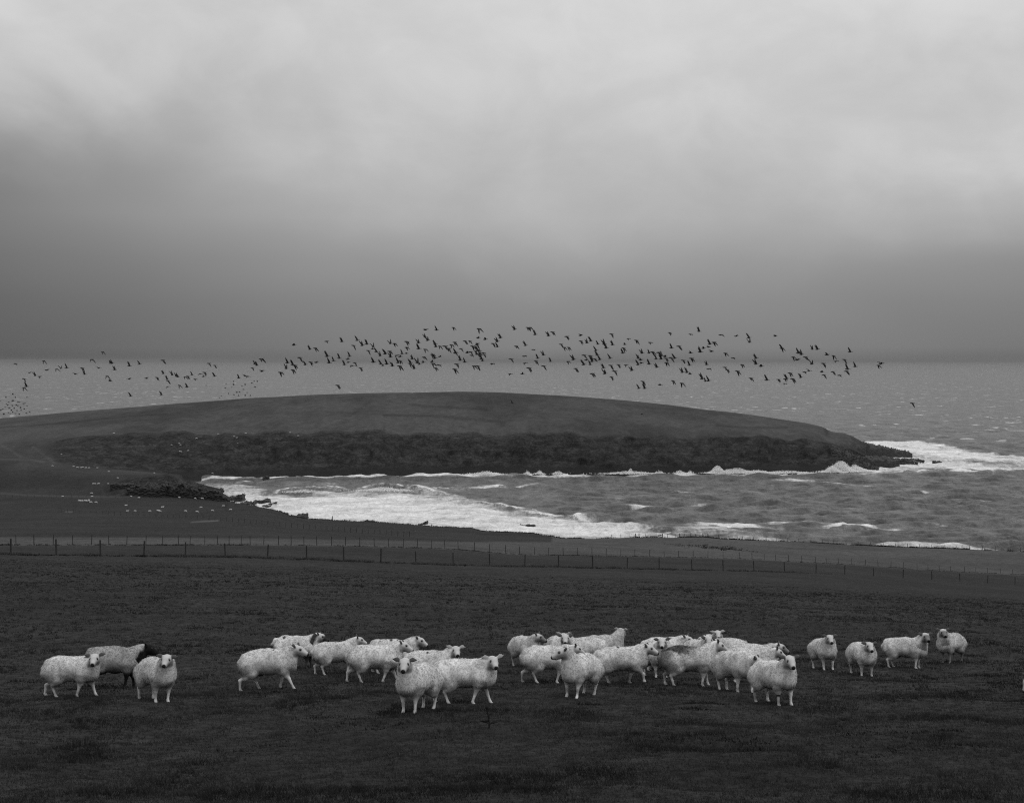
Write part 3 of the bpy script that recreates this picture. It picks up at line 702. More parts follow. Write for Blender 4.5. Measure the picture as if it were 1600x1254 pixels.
# px, foot y, heading, absolute head yaw, head height, legs, scale, options, label
FLOCK = [
 (112, 1087, -6, -84, .735, WALK, 1.0, dict(fat=1.02), 'white sheep walking at the far left, face turned to us, before the ram'),
 (178, 1074, 2, 22, .76, STEP, 1.13, dict(kind='ram', wool=.33, pitch=-.25), 'grey ram with black head and black legs between two white sheep'),
 (243, 1094, -52, -88, .795, STAND, .98, dict(marks=((-.15, .02, .05),)), 'white sheep facing us, hiding the chest of the black-headed ram'),
 (423, 1076, -3, -12, .735, WALKB, 1.02, dict(marks=((-.06, .05, .05), (.1, -.12, .03))), 'white sheep walking right in profile, dark dab on its back, below the dark-muzzled sheep'),
 (463, 1043, 3, -8, .77, STEP, 1.0, dict(kind='badger', marks=((-.1, -.05, .04), (-.3, -.1, .05))), 'white sheep with dark muzzle and dark rump, rearmost of the left group'),
 (526, 1052, 22, 12, .785, STEP, .96, dict(wool=.60, marks=((.0, -.05, .06),)), 'white sheep seen from behind its hip, walking away right of the dark-muzzled sheep'),
 (587, 1066, 5, -6, .755, WALK, 1.03, dict(fat=1.04, marks=()), 'white sheep in profile with raised head, shaggy hip wool, overlapping the sheep behind'),
 (614, 1052, 0, -10, .79, STEP, 1.02, dict(marks=((-.2, -.05, .03), (-.08, -.08, .04), (.05, -.06, .03))), 'white sheep with dark spots on its back, half hidden behind the shaggy-hipped one'),
 (676, 1075, 2, -78, .77, STAND, .98, dict(kind='paleear', marks=((-.1, -.12, .03), (.1, -.1, .025))), 'white sheep with raised pale ears, only back and face showing above its neighbour'),
 (652, 1110, 246, 268, .83, STAND, .98, dict(fat=.98, marks=((.15, .05, .03),)), 'white sheep facing us head-on, nearest to the camera of all'),
 (727, 1098, -4, -74, .755, WALK, 1.0, dict(fat=1.02, kind='paleear'), 'long white side-on sheep with pale ears, facing us, right behind the nearest sheep'),
 (822, 1041, -60, -22, .77, STAND, 1.0, dict(wool=.58, kind='darkface', marks=((-.25, 0, .05),)), 'greyish sheep looking right, standing left of the middle group'),
 (858, 1066, 2, 14, .71, WALK, 1.02, dict(wool=.56), 'grey-white sheep striding right, its shoulder hidden by the sheep looking left'),
 (905, 1087, 240, 184, .84, STAND, 1.0, dict(marks=((.1, -.02, .05), (-.1, 0, .04))), 'white sheep with head raised in profile to the left, front of the middle group'),
 (912, 1046, 196, 268, .775, STAND, 1.02, dict(fat=1.03), 'white sheep looking at us over the back of the left-looking sheep'),
 (872, 1040, 72, 80, .74, STAND, 1.0, dict(wool=.54, kind='paleear'), 'grey sheep turned away, mostly hidden behind the staring sheep at the middle'),
 (945, 1038, 18, 62, .85, STAND, 1.0, dict(wool=.46, kind='paleear'), 'grey sheep looking away from us, back of its head raised, rear of the middle group'),
 (973, 1068, 0, -14, .735, WALKB, 1.02, dict(lift=(0, .07, 0, 0), marks=((-.08, -.05, .045),)), 'white sheep trotting right with one foreleg lifted, dark dab on its back'),
 (1026, 1057, 284, 262, .81, STAND, .98, dict(wool=.62), 'sheep facing us, its face just above the head of the trotting sheep'),
 (1040, 1046, 8, -30, .72, STAND, 1.04, dict(fat=1.05), 'shaggy white sheep with lowered head behind the grimy-backed sheep'),
 (1079, 1071, 0, 8, .785, STEP, 1.06, dict(kind='grimy', wool=.56), 'sheep with grimy dark back and rump, side-on in the right group'),
 (1092, 1046, 300, 264, .78, STAND, .96, dict(wool=.60), 'sheep peering at us just over the back of the grimy sheep'),
 (1112, 1037, 283, 268, .83, STAND, .98, dict(kind='paleear'), 'pale sheep with head highest and rearmost of the right group, facing us'),
 (1133, 1044, 176, 160, .74, STAND, .98, dict(marks=((0, 0, .03),)), 'white sheep turned left, only its rump showing behind the grimy sheep'),
 (1150, 1080, -64, -20, .60, STEP, 1.04, dict(marks=((-.1, .05, .045), (-.22, -.08, .045), (.05, .05, .03)), pitch=-.55), 'white sheep with lowered head and dark paint dabs, left of the front right sheep'),
 (1172, 1066, 4, 4, .72, STEP, .98, dict(wool=.6), 'white sheep in profile, its head between the dabbed sheep and the rightmost profile'),
 (1178, 1060, 8, -12, .75, STEP, 1.0, dict(wool=.58, kind='darkface'), 'grey-faced sheep in profile right behind the head of its twin, right group'),
 (1212, 1099, -64, -86, .815, STAND, .99, dict(garter=True, marks=((-.2, 0, .04), (.02, .05, .025))), 'white sheep facing us with a dark garter on one foreleg, front right'),
 (1288, 1045, 279, 268, .81, STAND, .97, dict(fat=1.0, wool=.60), 'sheep facing us straight on, left of the four standing apart'),
 (1348, 1054, 277, 269, .75, STAND, .97, dict(fat=1.12, wool=.60), 'stout sheep with lowered head facing us, nearest of the four standing apart'),
 (1417, 1043, -24, -86, .83, STAND, .98, dict(wool=.54, kind='darkface'), 'greyish side-on sheep looking at us, between the stout one and the far-right one'),
 (1486, 1034, 228, 268, .83, STAND, .98, dict(wool=.56, kind='darkface', leg_c=.16), 'dark-legged sheep facing us with body turned away, right of the four standing apart'),
 (1662, 1086, 178, 182, .30, STAND, 1.0, dict(pitch=-1.0), 'sheep grazing at the right edge, only its muzzle in the picture'),
]
for i, (px, y, hd, hy, hz, legs, sc, opt, lab) in enumerate(FLOCK):
    rel = D((hy - hd + 180) % 360 - 180)
    o = dict(opt); o.setdefault('ear', .026 if abs(math.sin(D(hy))) < .5 else .012); o['wool'] = o.get('wool', .60) * 1.04 + random.uniform(-.06, .04); jl = tuple(l + random.uniform(-.025, .025) for l in legs)
    me, eyes = sheep_mesh(rel, hz, legs=jl, seed=i + 1, **o)
    me, fl_me = me; me.materials.append(MAT_WOOL); fl_me.materials.append(MAT_LOCK)
    t = empty('sheep'); place(t, px, y, D(hd), sc)
    tag(t, lab, 'sheep', GRP)
    link('body', me, None, t); link('fleece', fl_me, None, t)
    for e in eyes:
        q = link('eye', EYE_ME, None, t); q.location = e

ORDW = ['', 'second ', 'third ', 'fourth ', 'fifth ', 'sixth ', 'seventh ', 'eighth ', 'ninth ', 'tenth ']
def nth(k, n_):
    if k == 0: return 'leftmost'
    if k == n_ - 1: return 'rightmost'
    return ORDW[k] + 'from left' if k <= n_ // 2 else ORDW[n_ - 1 - k] + 'from right'
# far sheep: small copies of three low-detail ewes
FAR_ME = []
for j, (hz, pt, ry) in enumerate(((.22, -1.0, 0), (.78, -.3, .6), (.25, -1.0, -.3))):
    me, _ = sheep_mesh(ry, hz, pitch=pt, h=.045, seed=70 + j, legs=STEP, wool=.42, face=.42); me.materials.append(MAT_WOOL); FAR_ME.append(me)
def far_sheep(pts, label, group, dmin=200):
    order = {i: k for k, i in enumerate(sorted(range(len(pts)), key=lambda i: pts[i]))}
    for k, (px, y) in enumerate(pts):
        o = link('sheep', FAR_ME[random.randrange(3)])
        p = hit(px, y, dmin); o.location = p - Vector((0, 0, .02)); o.rotation_euler = (0, 0, random.choice((0, math.pi)) + random.uniform(-.7, .7)); o.scale = (random.uniform(.85, 1.0),) * 3
        tag(o, label + ', ' + nth(order[k], len(pts)) if isinstance(label, str) else label[k], 'sheep', group)
far_sheep([(98, 777), (142, 786), (150, 786), (144, 777), (143, 772)], ['distant white sheep alone on the pale path at the left', 'distant sheep grazing just left of its twin by the stone heap', 'distant bright sheep just right of its twin by the stone heap', 'distant sheep between the stone heap and the path', 'distant sheep standing above the pale path near the stone heap'], 'distant sheep by the stone heap')
far_sheep([(205, 777), (217, 779), (253, 776), (272, 776), (276, 776), (280, 778.5), (294, 777), (299, 777.5), (304, 777), (310, 777.5), (305, 780), (316, 780)], 'distant sheep in the row along the foot of the bluff', 'distant sheep under the bluff')
far_sheep([(197, 791), (199, 800), (211, 800), (234, 800), (247, 799.5), (250, 800), (254, 794), (290, 800), (308, 801), (314, 794), (332, 799)], 'distant sheep grazing in the dark field below the bluff', 'distant sheep in the field below the bluff')
far_sheep([(349, 792), (360, 798)], ['distant sheep nearest the shore rocks below the bluff', 'distant sheep by the shore, nearer to us than its mate'], 'distant sheep by the shore')
far_sheep([(146, 757), (148.5, 757), (154, 757), (169, 757), (184, 748)], 'distant sheep grazing on the grass above the bluff', 'distant sheep above the bluff', 560)
far_sheep([(121, 731.5), (126, 732), (129, 731), (134, 732), (139, 732), (152, 732), (115, 730), (82, 729), (170, 738), (241, 740)], 'distant sheep at the foot of the headland slope on the left', 'distant sheep at the foot of the slope', 560)
far_sheep([(307, 686), (280, 694), (282, 696), (268, 696), (281, 706), (283, 706.5), (294, 705), (96, 711), (332, 740), (366, 683), (370, 685), (371, 694)], 'tiny pale sheep grazing on the dark face of the headland', 'distant sheep on the headland face', 640)
far_sheep([(341, 679), (384, 678), (453, 677), (466, 682), (178, 678)], 'tiny pale sheep on the grass edge atop the headland face', 'distant sheep atop the headland face', 640)

# ------------------------------------------------------------------ rocks
def rock_material(name, lo, hi):
    m, n = mat_new(name)
    P = n.new('ShaderNodeTexCoord').outputs['Object']
    a = n.noise(n.scale(P, (.6, .6, 3)), 1.0, 5, .7); b = n.noise(P, 2.5, 5, .7)
    al = n.math('MULTIPLY', n.mapr(a, .3, .7, lo, hi), n.mapr(b, .3, .7, .7, 1.3))
    rgb = n.new('ShaderNodeCombineColor', i_0=al, i_1=al, i_2=al).outputs[0]
    mat_finish(n, rgb, .55, n.math('ADD', a, b), .8, .3, spec=.3); return m
MAT_ROCK = rock_material('wet_rock', .016, .042)
MAT_CRAG = rock_material('dark_crag', .007, .020)
MAT_STONE = rock_material('pale_stone', .28, .5)

def rock(px0, px1, yt, yb, tilt, depth, label, seed, mat=MAT_ROCK, land_base=False, name='shore_rock', group='dark rocks along the shore', cat='rock'):
    pc = (px0 + px1) / 2
    base = hit(pc, yb, 300) if land_base else Vector(((pc - 800) / F * EYE * F / (yb - HZ), EYE * F / (yb - HZ), -.3))
    w = (px1 - px0) / F * base.y; ht = (yb - yt) / F * base.y + .4
    h = max(.14, min(w, ht * 4) / 44); dep = depth
    rs = np.random.default_rng(seed); sh = float(np.clip(.12 * rs.normal(), -.15, .15)); yb_ = dep / 2 + abs(sh) * w / 2 + 1.2
    fd = Field((-w / 2 - 1.2, -yb_, -2.2), (w / 2 + 1.2, yb_, ht * 1.6 + 1.0), h)
    X, Y, Z = np.meshgrid(*fd.ax, indexing='ij')
    top = ht * (.62 + tilt * X / w) ; top = top + (fbm(X * .7, Y * .5, seed, 3) - .5) * ht * .8
    q = np.maximum(np.maximum(np.abs(X) - w / 2, np.abs(Y + sh * X) - dep / 2), np.maximum(Z - top, -1.4 - Z))
    q = q + (fbm(X * 1.1, Y * 1.1, Z * 2.2 + seed, 3) - .5) * min(1.5, ht * .8)
    v, f = surface_nets(q, fd.lo, h)
    o = link(name, mesh_np(name, v, f, True), mat); o.location = base
    tag(o, label, cat, group)
    return o
ROCKS = [
 (350, 381, 772.5, 781, .7, 7, 'dark tilted slab rising to the right, just off the bluff', 1), (356, 399, 782.5, 789.5, .55, 6, 'long low dark rock in white surf below the tilted slab', 2),
 (398, 422, 779.5, 783.5, .5, 4, 'thin dark ledge reaching furthest up into the surf', 3), (420, 433, 783.8, 786, .1, 3, 'thin flat rock awash right of the thin dark ledge', 4), (410, 423, 788.5, 790.5, .1, 3, 'small flat rock awash just off the grassy shore', 5),
 (450, 479, 802.5, 813, .5, 9, 'large dark wedge of rock at the shore edge', 6), (478, 494, 809.5, 812.8, -.3, 4, 'low pointed rock at the right foot of the dark wedge', 7), (441, 450, 799.5, 806, -.2, 5, 'small dark knob of rock left of the dark wedge', 8),
 (654, 668, 814, 819.5, .8, 3, 'thin slanting ledge of rock poking into the surf', 9), (571, 584, 811, 817.5, .0, 5, 'rounded dark boulder on the shore edge near the lone post', 10), (813, 836, 818.5, 821.5, .0, 4, 'dark flat rock alone amid the white surf', 11),
 (1340, 1421, 692.5, 712, -.8, 16, 'long upper arm of dark rock at the tip of the headland', 12), (1328, 1398, 709, 725.5, -.25, 18, 'broad lower shelf of dark rock at the tip of the headland', 13), (1385, 1430, 713.5, 723, -.35, 9, 'tapering end of the lower rock shelf in the foam', 14),
 (1423, 1443, 714.8, 721.5, -.4, 6, 'small low islet of rock off the tip', 15), (1458, 1470, 718.6, 721.6, .0, 4, 'outermost sliver of rock awash off the tip', 16), (1361, 1367, 727.5, 733.5, .2, 3, 'left of two small stacks standing in the white surf', 17), (1367.5, 1373, 728.5, 734, -.2, 3, 'right of two small stacks standing in the white surf', 18),
 (1328, 1358, 718, 731.5, -.3, 9, 'dark buttress of rock behind the burst of spray', 19), (411, 420, 743.6, 746.5, .0, 3, 'tiny dark rock at the foot of the headland face', 20), (1292, 1345, 697, 730, -.5, 20, 'steep dark end wall of the headland above the spray', 21)]
OUTCROP = [(222, 262, 751, 774, -.1, 9, 'black craggy rock face in the middle of the bluff', 31), (252, 292, 748, 773, .05, 8, 'dark rock face on the bluff right of the craggiest one', 32), (286, 322, 753, 776, -.2, 9, 'dark outcrop where the bluff begins to drop to the sea', 33),
 (308, 346, 761.5, 779, -.12, 10, 'dark squared rock buttress ending the bluff at the water', 34), (338, 357, 769, 782, -.5, 7, 'low dark rock at the foot of the end buttress', 35), (176, 214, 753, 761, .1, 5, 'low dark rock ledge on the left part of the bluff', 36), (205, 232, 756, 768, .2, 5, 'small dark rock step left of the craggy face', 37), (198, 240, 762, 771, -.3, 4, 'lowest dark rib of rock on the bluff', 38)]
for r_ in OUTCROP: rock(*r_[:7], r_[7], mat=MAT_CRAG, land_base=True, name='rock_outcrop', group='dark rock outcrops of the bluff')
for r_ in ROCKS:
    g = 'dark rocks at the tip of the headland' if r_[0] > 1200 else 'dark rocks along the shore'
    rock(*r_[:7], r_[7], group=g)
hp = empty('stone_heap', hit(131, 783, 300)); tag(hp, 'low pale heap of stones in the far field at the left', 'stones')
for k in range(6):
    bm = bmesh.new(); bmesh.ops.create_icosphere(bm, subdivisions=2, radius=.5)
    for vv in bm.verts: vv.co *= .8 + .5 * float(vnoise(np.array(vv.co) * 2 + k * 5))
    me = bpy.data.meshes.new('stone'); bm.to_mesh(me); bm.free(); o = link('stone', me, MAT_STONE, hp)
    o.location = (-1.9 + k * .75, random.uniform(-.4, .4), .22); o.scale = (1.0, .7, .75 + .3 * random.random()); o.rotation_euler = (0, 0, k)

# ------------------------------------------------------------------ spray thrown up by the surf
def spray(blobs, label_name='sea_spray'):
    V, Fc = [], []; base = 0
    for (px, yb, wpx, hpx, cnt) in blobs:
        d = EYE * F / (yb - HZ)
        m = d / F
        n_ = int(cnt * 2.2)
        x = RNG.normal(size=n_) * wpx * m * .36; top = hpx * m * np.exp(-(x / (wpx * m * .42)) ** 2) * (.55 + .6 * fbm(x * .35, px, 3.1, 3))
        z = np.abs(RNG.random(n_)) ** 1.25 * top; y = RNG.normal(size=n_) * 2.2
        s = (.10 + .30 * RNG.random(n_) ** 2) * (1 - .5 * z / (hpx * m + 1e-6))
        c = np.stack([(px - 800) / F * d + x, d - 1.5 + y, z + .1], 1)
        for q in range(2):                                        # two crossed flakes make a clot of spray with depth
            a = RNG.normal(size=(n_, 3)); a /= np.linalg.norm(a, axis=1)[:, None]; b = np.cross(a, RNG.normal(size=(n_, 3))); b /= np.linalg.norm(b, axis=1)[:, None]
            p = np.stack([c + a * s[:, None], c - a * s[:, None] * .5 + b * s[:, None] * .8, c - a * s[:, None] * .5 - b * s[:, None] * .8], 1).reshape(-1, 3)
            V.append(p); Fc.append(np.arange(len(p)).reshape(-1, 3) + base); base += len(p)
    m_, n = mat_new('white_spray')
    b = n.new('ShaderNodeBsdfDiffuse', i_Color=(.9, .9, .9)); tr = n.new('ShaderNodeBsdfTranslucent', i_Color=(.9, .9, .9))
    mx = n.new('ShaderNodeMixShader', i_0=.5, i_1=b.outputs[0], i_2=tr.outputs[0]); n.new('ShaderNodeOutputMaterial', i_Surface=mx.outputs[0])
    o = link('sea_spray', mesh_np('sea_spray', np.concatenate(V), np.concatenate(Fc), False), m_)
    tag(o, 'white spray bursting along the foot of the cliff', 'spray', kind='stuff')
SP = [(1313, 736, 34, 20, 2600), (1300, 737, 22, 12, 1200), (1335, 735, 36, 10, 1500), (1121, 738.5, 20, 14, 1200), (1150, 738.5, 60, 8, 1600), (1185, 738.5, 40, 5, 800), (1228, 738.5, 70, 4, 700), (760, 740.5, 40, 5, 700), (985, 739.5, 8, 10, 160), (985, 739.5, 60, 4.5, 800),
      (824, 740, 8, 5, 120), (843, 740, 10, 6, 150), (872, 740, 14, 5, 150), (1030, 739.5, 14, 5, 120), (1062, 739.5, 16, 6, 160), (1078, 739.5, 6, 6, 70), (1345, 725, 20, 12, 500), (1422, 722.5, 16, 7, 500), (1390, 709, 26, 6, 400), (1360, 696, 60, 5, 500), (1420, 693, 70, 4, 500),
      (475, 768, 40, 4, 500), (600, 766, 60, 6, 900), (355, 781, 16, 3.5, 200), (395, 789, 14, 4, 200)]
spray(SP)

# ------------------------------------------------------------------ sea haze
bm = bmesh.new(); bmesh.ops.create_cube(bm, size=1)
me = bpy.data.meshes.new('haze'); bm.to_mesh(me); bm.free()
hz_m = bpy.data.materials.new('sea_haze'); hz_m.use_nodes = True; n = N(hz_m.node_tree)
pv = n.new('ShaderNodeVolumePrincipled', i_Color=(.34, .34, .34), i_Density=HAZE, i_Anisotropy=0.0)
n.new('ShaderNodeOutputMaterial', i_Volume=pv.outputs[0]); me.materials.append(hz_m)
hz = link('haze', me); hz.scale = (90000, 72000, 92); hz.location = (0, 34000, 34); tag(hz, kind='stuff')

# ------------------------------------------------------------------ fences
def wood_material():
    m, n = mat_new('weathered_wood')
    P = n.new('ShaderNodeTexCoord').outputs['Object']
    a = n.noise(n.scale(P, (30, 30, 3)), 1.0, 4, .6); al = n.mapr(a, .3, .7, .018, .05)
    rgb = n.new('ShaderNodeCombineColor', i_0=al, i_1=al, i_2=al).outputs[0]
    mat_finish(n, rgb, .9, a, .5, .01, spec=.1); return m
MAT_WOOD = wood_material()
MAT_WIRE, n = mat_new('fence_wire'); mat_finish(n, (.06, .06, .06), .5, Metallic=.6)

def post_mesh(r, hgt, seg=7):
    bm = bmesh.new()
    rings = []
    for z, k in ((-.35, 1.0), (.0, 1.0), (hgt * .5, .97), (hgt * .96, .95), (hgt, .7)):
        rings.append([bm.verts.new((math.cos(2 * math.pi * i / seg) * r * k, math.sin(2 * math.pi * i / seg) * r * k, z)) for i in range(seg)])
    for a, b in zip(rings, rings[1:]):
        for i in range(seg): bm.faces.new((a[i], a[(i + 1) % seg], b[(i + 1) % seg], b[i]))
    bm.faces.new(rings[-1]); me = bpy.data.meshes.new('post'); bm.to_mesh(me); bm.free(); me.materials.append(MAT_WOOD); return me

def tube(pts, r, seg=4):
    V, Fc = [], []
    for i, p in enumerate(pts):
        for k in range(seg):
            a = 2 * math.pi * k / seg; V.append((p[0], p[1] + math.cos(a) * r, p[2] + math.sin(a) * r))
        if i:
            o = (i - 1) * seg
            for k in range(seg): Fc.append((o + k, o + (k + 1) % seg, o + seg + (k + 1) % seg, o + seg + k))
    return V, Fc

POST = {}
def fence(pts, label, r=.05, hgt=1.15, wires=(.35, .7, 1.02), wr=.005, jit=.05, strain=()):
    """pts: points on the ground; one post each"""
    c = pts[len(pts) // 2]; t = empty('wire_fence', c); tag(t, label, 'fence', 'post and wire fences')
    key = (r, hgt)
    if key not in POST: POST[key] = [post_mesh(r, hgt), post_mesh(r * 1.15, hgt * 1.04), post_mesh(r * .9, hgt * .97)]
    if strain and (r, 's') not in POST: POST[(r, 's')] = post_mesh(r * 1.9, hgt * 1.15)
    for i, p in enumerate(pts):
        me = POST[(r, 's')] if i in strain else POST[key][random.randrange(3)]
        o = link('post', me, None, t); o.location = p - c; o.rotation_euler = (random.uniform(-jit, jit), random.uniform(-jit, jit), random.random() * 6)
    for hw in wires:
        ln = []
        for a, b in zip(pts, pts[1:]):
            for k in range(2):
                q = a.lerp(b, k / 2); ln.append((q.x - c.x, q.y - c.y, q.z - c.z + hw - (.02 if k else 0)))
        q = pts[-1]; ln.append((q.x - c.x, q.y - c.y, q.z - c.z + hw))
        V, Fc = tube(ln, wr); link('wire', mesh_np('wire', np.array(V), np.array(Fc), True), MAT_WIRE, t)
    return t

def line_pts(xs, yf, df):
    out = []
    for x in xs:
        d = float(df(x)); X = (x - 800) / F * d; out.append(Vector((X, d, float(ground(X, d)))))
    return out
F1X = [-132, -55, 17, 88, 157, 225, 290, 352, 418, 479, 537, 595, 650, 708, 765, 820, 873, 926, 980, 1030, 1081, 1130, 1178, 1226, 1275, 1320, 1365, 1411, 1456, 1500, 1543, 1586, 1630, 1675]
front = fence(line_pts(F1X, F1Y, F1D), 'nearest wire fence, its dark posts running across the pasture behind the sheep', r=.06, hgt=1.2, wr=.0025)
F2X = [-60, -31, -3, 25, 53, 83, 113, 143, 170, 198, 228, 254, 279, 297, 320, 340, 358, 377, 391, 412, 435, 455, 475, 495, 518, 540, 562, 585, 607, 630, 652, 674, 695, 716, 741, 765, 790, 812, 835, 857, 880, 902, 925, 947, 970, 992, 1015, 1038, 1060, 1083, 1106, 1130,
       1156, 1175, 1194, 1212, 1232, 1253, 1274, 1291, 1310, 1330, 1352, 1372, 1392, 1412, 1433, 1450, 1468, 1485, 1507, 1525, 1543, 1563, 1582, 1602, 1625, 1650]
back = fence(line_pts(F2X, F2Y, F2D), 'second wire fence along the near edge of the paler field', r=.042, hgt=1.15, wr=.0025)
EPOST = [955, 970, 983, 993, 998.5, 1009, 1035, 1043, 1055, 1062, 1069, 1079, 1087, 1098, 1106, 1123, 1139, 1152, 1160, 1177, 1197, 1213, 1231, 1248, 1267, 1285, 1303, 1322, 1341, 1360, 1380, 1399, 1418, 1437, 1456, 1475, 1494, 1503, 1515, 1535, 1555, 1575, 1595, 1615]
epts = []
for x in EPOST:
    d = float(ED(x)) - 3; X = (x - 800) / F * d; epts.append(Vector((X, d, float(ground(X, d)))))
fence(epts, 'wire fence on the shore edge at the right, posts against the water', r=.07, hgt=1.15, wr=.007, jit=.03, strain=(3, 4, 6, 9, 14))
f3 = [hit(x, y, 200) for x, y in zip(np.linspace(96, 640, 60), np.interp(np.linspace(96, 640, 60), [96, 330, 480, 640], [800, 812, 826, 838.5]))]
fence(f3, 'faint far wire fence slanting down through the dark left field', r=.05, hgt=1.1, wires=(.6, 1.0), wr=.006)
f4 = [hit(x, 777 + .002 * x, 300) for x in np.arange(8, 250, 11.5)]
fence(f4, 'faintest wire fence along the pale path at the left', r=.05, hgt=1.1, wires=(1.0,), wr=.006)
# gate rails between the two strainer posts on the shore edge
ga, gb = epts[5], epts[6]
gt = empty('field_gate', ga.lerp(gb, .5)); tag(gt, 'low broken field gate between stout posts on the shore edge', 'gate')
for k, (h0, h1, e0, e1) in enumerate(((.25, .2, 0, 1), (.5, .42, .25, 1), (.75, 1.0, .72, 1), (.38, .95, .70, .98))):
    a, b = ga.lerp(gb, e0) - gt.location, ga.lerp(gb, e1) - gt.location
    bm = bmesh.new(); L = (b - a).length; bmesh.ops.create_cube(bm, size=1)
    for vv in bm.verts: vv.co = Vector((vv.co.x * L, vv.co.y * .06, vv.co.z * .14 + (vv.co.x) * (h1 - h0)))
    bmesh.ops.bevel(bm, geom=bm.edges[:], offset=.012, segments=1, affect='EDGES')
    me = bpy.data.meshes.new('rail'); bm.to_mesh(me); bm.free(); o = link('rail', me, MAT_WOOD, gt); o.location = a.lerp(b, .5) + Vector((0, 0, (h0 + h1) / 2)); o.rotation_euler.z = math.atan2((b - a).y, (b - a).x)
for px, y, lab in ((519.5, 813.5, 'lone dark post on the shore edge against white surf'), (674.5, 822.5, 'short lone post on the shore edge right of the slanting ledge')):
    p = hit(px, y, 300); o = link('fence_post', post_mesh(.13, 1.7 if px < 600 else .85)); o.location = p; tag(o, lab, 'post')

# ------------------------------------------------------------------ grass and rough tufts
def blades(P, hgt, wid, nb, shade, spread):
    """one triangle blade each; P (n,3) tuft bases"""
    n_ = len(P); P = np.repeat(P, nb, 0); h_ = np.repeat(hgt, nb) * (.55 + .7 * RNG.random(n_ * nb)); w_ = np.repeat(wid, nb) * (.7 + .6 * RNG.random(n_ * nb)); s_ = np.repeat(shade, nb) * (.7 + .6 * RNG.random(n_ * nb))
    a = RNG.random(n_ * nb) * 6.283; off = np.repeat(spread, nb) * np.sqrt(RNG.random(n_ * nb))
    b = np.stack([np.cos(a) * off, np.sin(a) * off], 1)
    X, Y = P[:, 0] + b[:, 0], P[:, 1] + b[:, 1]; Z = P[:, 2] - .01
    t = RNG.random(n_ * nb) * 6.283; wx, wy = np.cos(t) * w_, np.sin(t) * w_
    lean = h_ * (.35 + .5 * RNG.random(n_ * nb)); la = a + RNG.normal(size=n_ * nb) * .7
    v = np.stack([np.stack([X - wx, Y - wy, Z], 1), np.stack([X + wx, Y + wy, Z], 1), np.stack([X + np.cos(la) * lean - .15 * h_, Y + np.sin(la) * lean, Z + h_], 1)], 1).reshape(-1, 3)
    return v, np.arange(len(v)).reshape(-1, 3), np.repeat(s_, 3)

def grass_material():
    m, n = mat_new('grass_blades')
    s = n.attr('shade'); rgb = n.new('ShaderNodeCombineColor', i_0=s, i_1=s, i_2=s).outputs[0]
    d = n.new('ShaderNodeBsdfDiffuse', i_Color=rgb); t = n.new('ShaderNodeBsdfTranslucent', i_Color=rgb)
    mx = n.new('ShaderNodeMixShader', i_0=.3, i_1=d.outputs[0], i_2=t.outputs[0]); n.new('ShaderNodeOutputMaterial', i_Surface=mx.outputs[0]); return m
MAT_GRASS = grass_material()
def scatter(d0, d1, dens):
    area = .40 * (d1 * d1 - d0 * d0); k = int(area * dens)
    d = np.sqrt(d0 * d0 + (d1 * d1 - d0 * d0) * RNG.random(k)); u = (RNG.random(k) - .5) * .80
    X = u * d; return X, d
GV, GF, GS = [], [], []; base = 0
for d0, d1, dens, nb, hh, ww in ((12, 18, 260, 7, .050, .0042), (18, 27, 150, 6, .052, .0052), (27, 42, 60, 5, .058, .008), (42, 70, 20, 5, .065, .012), (70, 112, 7, 5, .075, .019)):
    X, Y = scatter(d0, d1, dens)
    cl_ = fbm(X * 1.1, Y * .8, 3, 4, .65); pt = fbm(X * .16, Y * .10, 8, 3)
    Z = ground(X, Y)
    hg = hh * np.clip((116 - Y) / 30, .2, 1) * (.6 + .8 * sstep(.40, .75, cl_)) * (.75 + .5 * pt)
    sh = .036 * (.55 + .75 * pt) * np.where(RNG.random(len(X)) < .10, 1.9, 1.0) * (1 - .35 * sstep(.58, .70, cl_))
    v, f, s = blades(np.stack([X, Y, Z], 1), hg, np.full(len(X), ww), nb, sh, np.full(len(X), hh * .9))
    GV.append(v); GF.append(f + base); GS.append(s); base += len(v)
gr = link('grass', mesh_np('grass', np.concatenate(GV), np.concatenate(GF), False, {'shade': np.concatenate(GS)}), MAT_GRASS)
tag(gr, 'short dark pasture grass under the sheep', 'grass', kind='stuff')
# scattered dark tufts and clods in the turf
GV, GF, GS = [], [], []; base = 0
for k in range(150):
    d_ = 17 + 75 * random.random() ** 1.2; u_ = random.uniform(-.38, .38); n_ = random.randint(8, 40); ex = random.uniform(.06, .30)
    X = u_ * d_ + RNG.normal(size=n_) * ex * 1.5; Y = d_ + RNG.normal(size=n_) * ex
    v, f, s_ = blades(np.stack([X, Y, ground(X, Y)], 1), np.full(n_, .028 + .018 * random.random()), np.full(n_, .014), 5, np.full(n_, random.choice((.012, .016, .020))), np.full(n_, .05))
    GV.append(v); GF.append(f + base); GS.append(s_); base += len(v)
tf = link('grass_tufts', mesh_np('grass_tufts', np.concatenate(GV), np.concatenate(GF), False, {'shade': np.concatenate(GS)}), MAT_GRASS)
tag(tf, 'small dark tufts and clods scattered over the pasture', 'grass', kind='stuff')
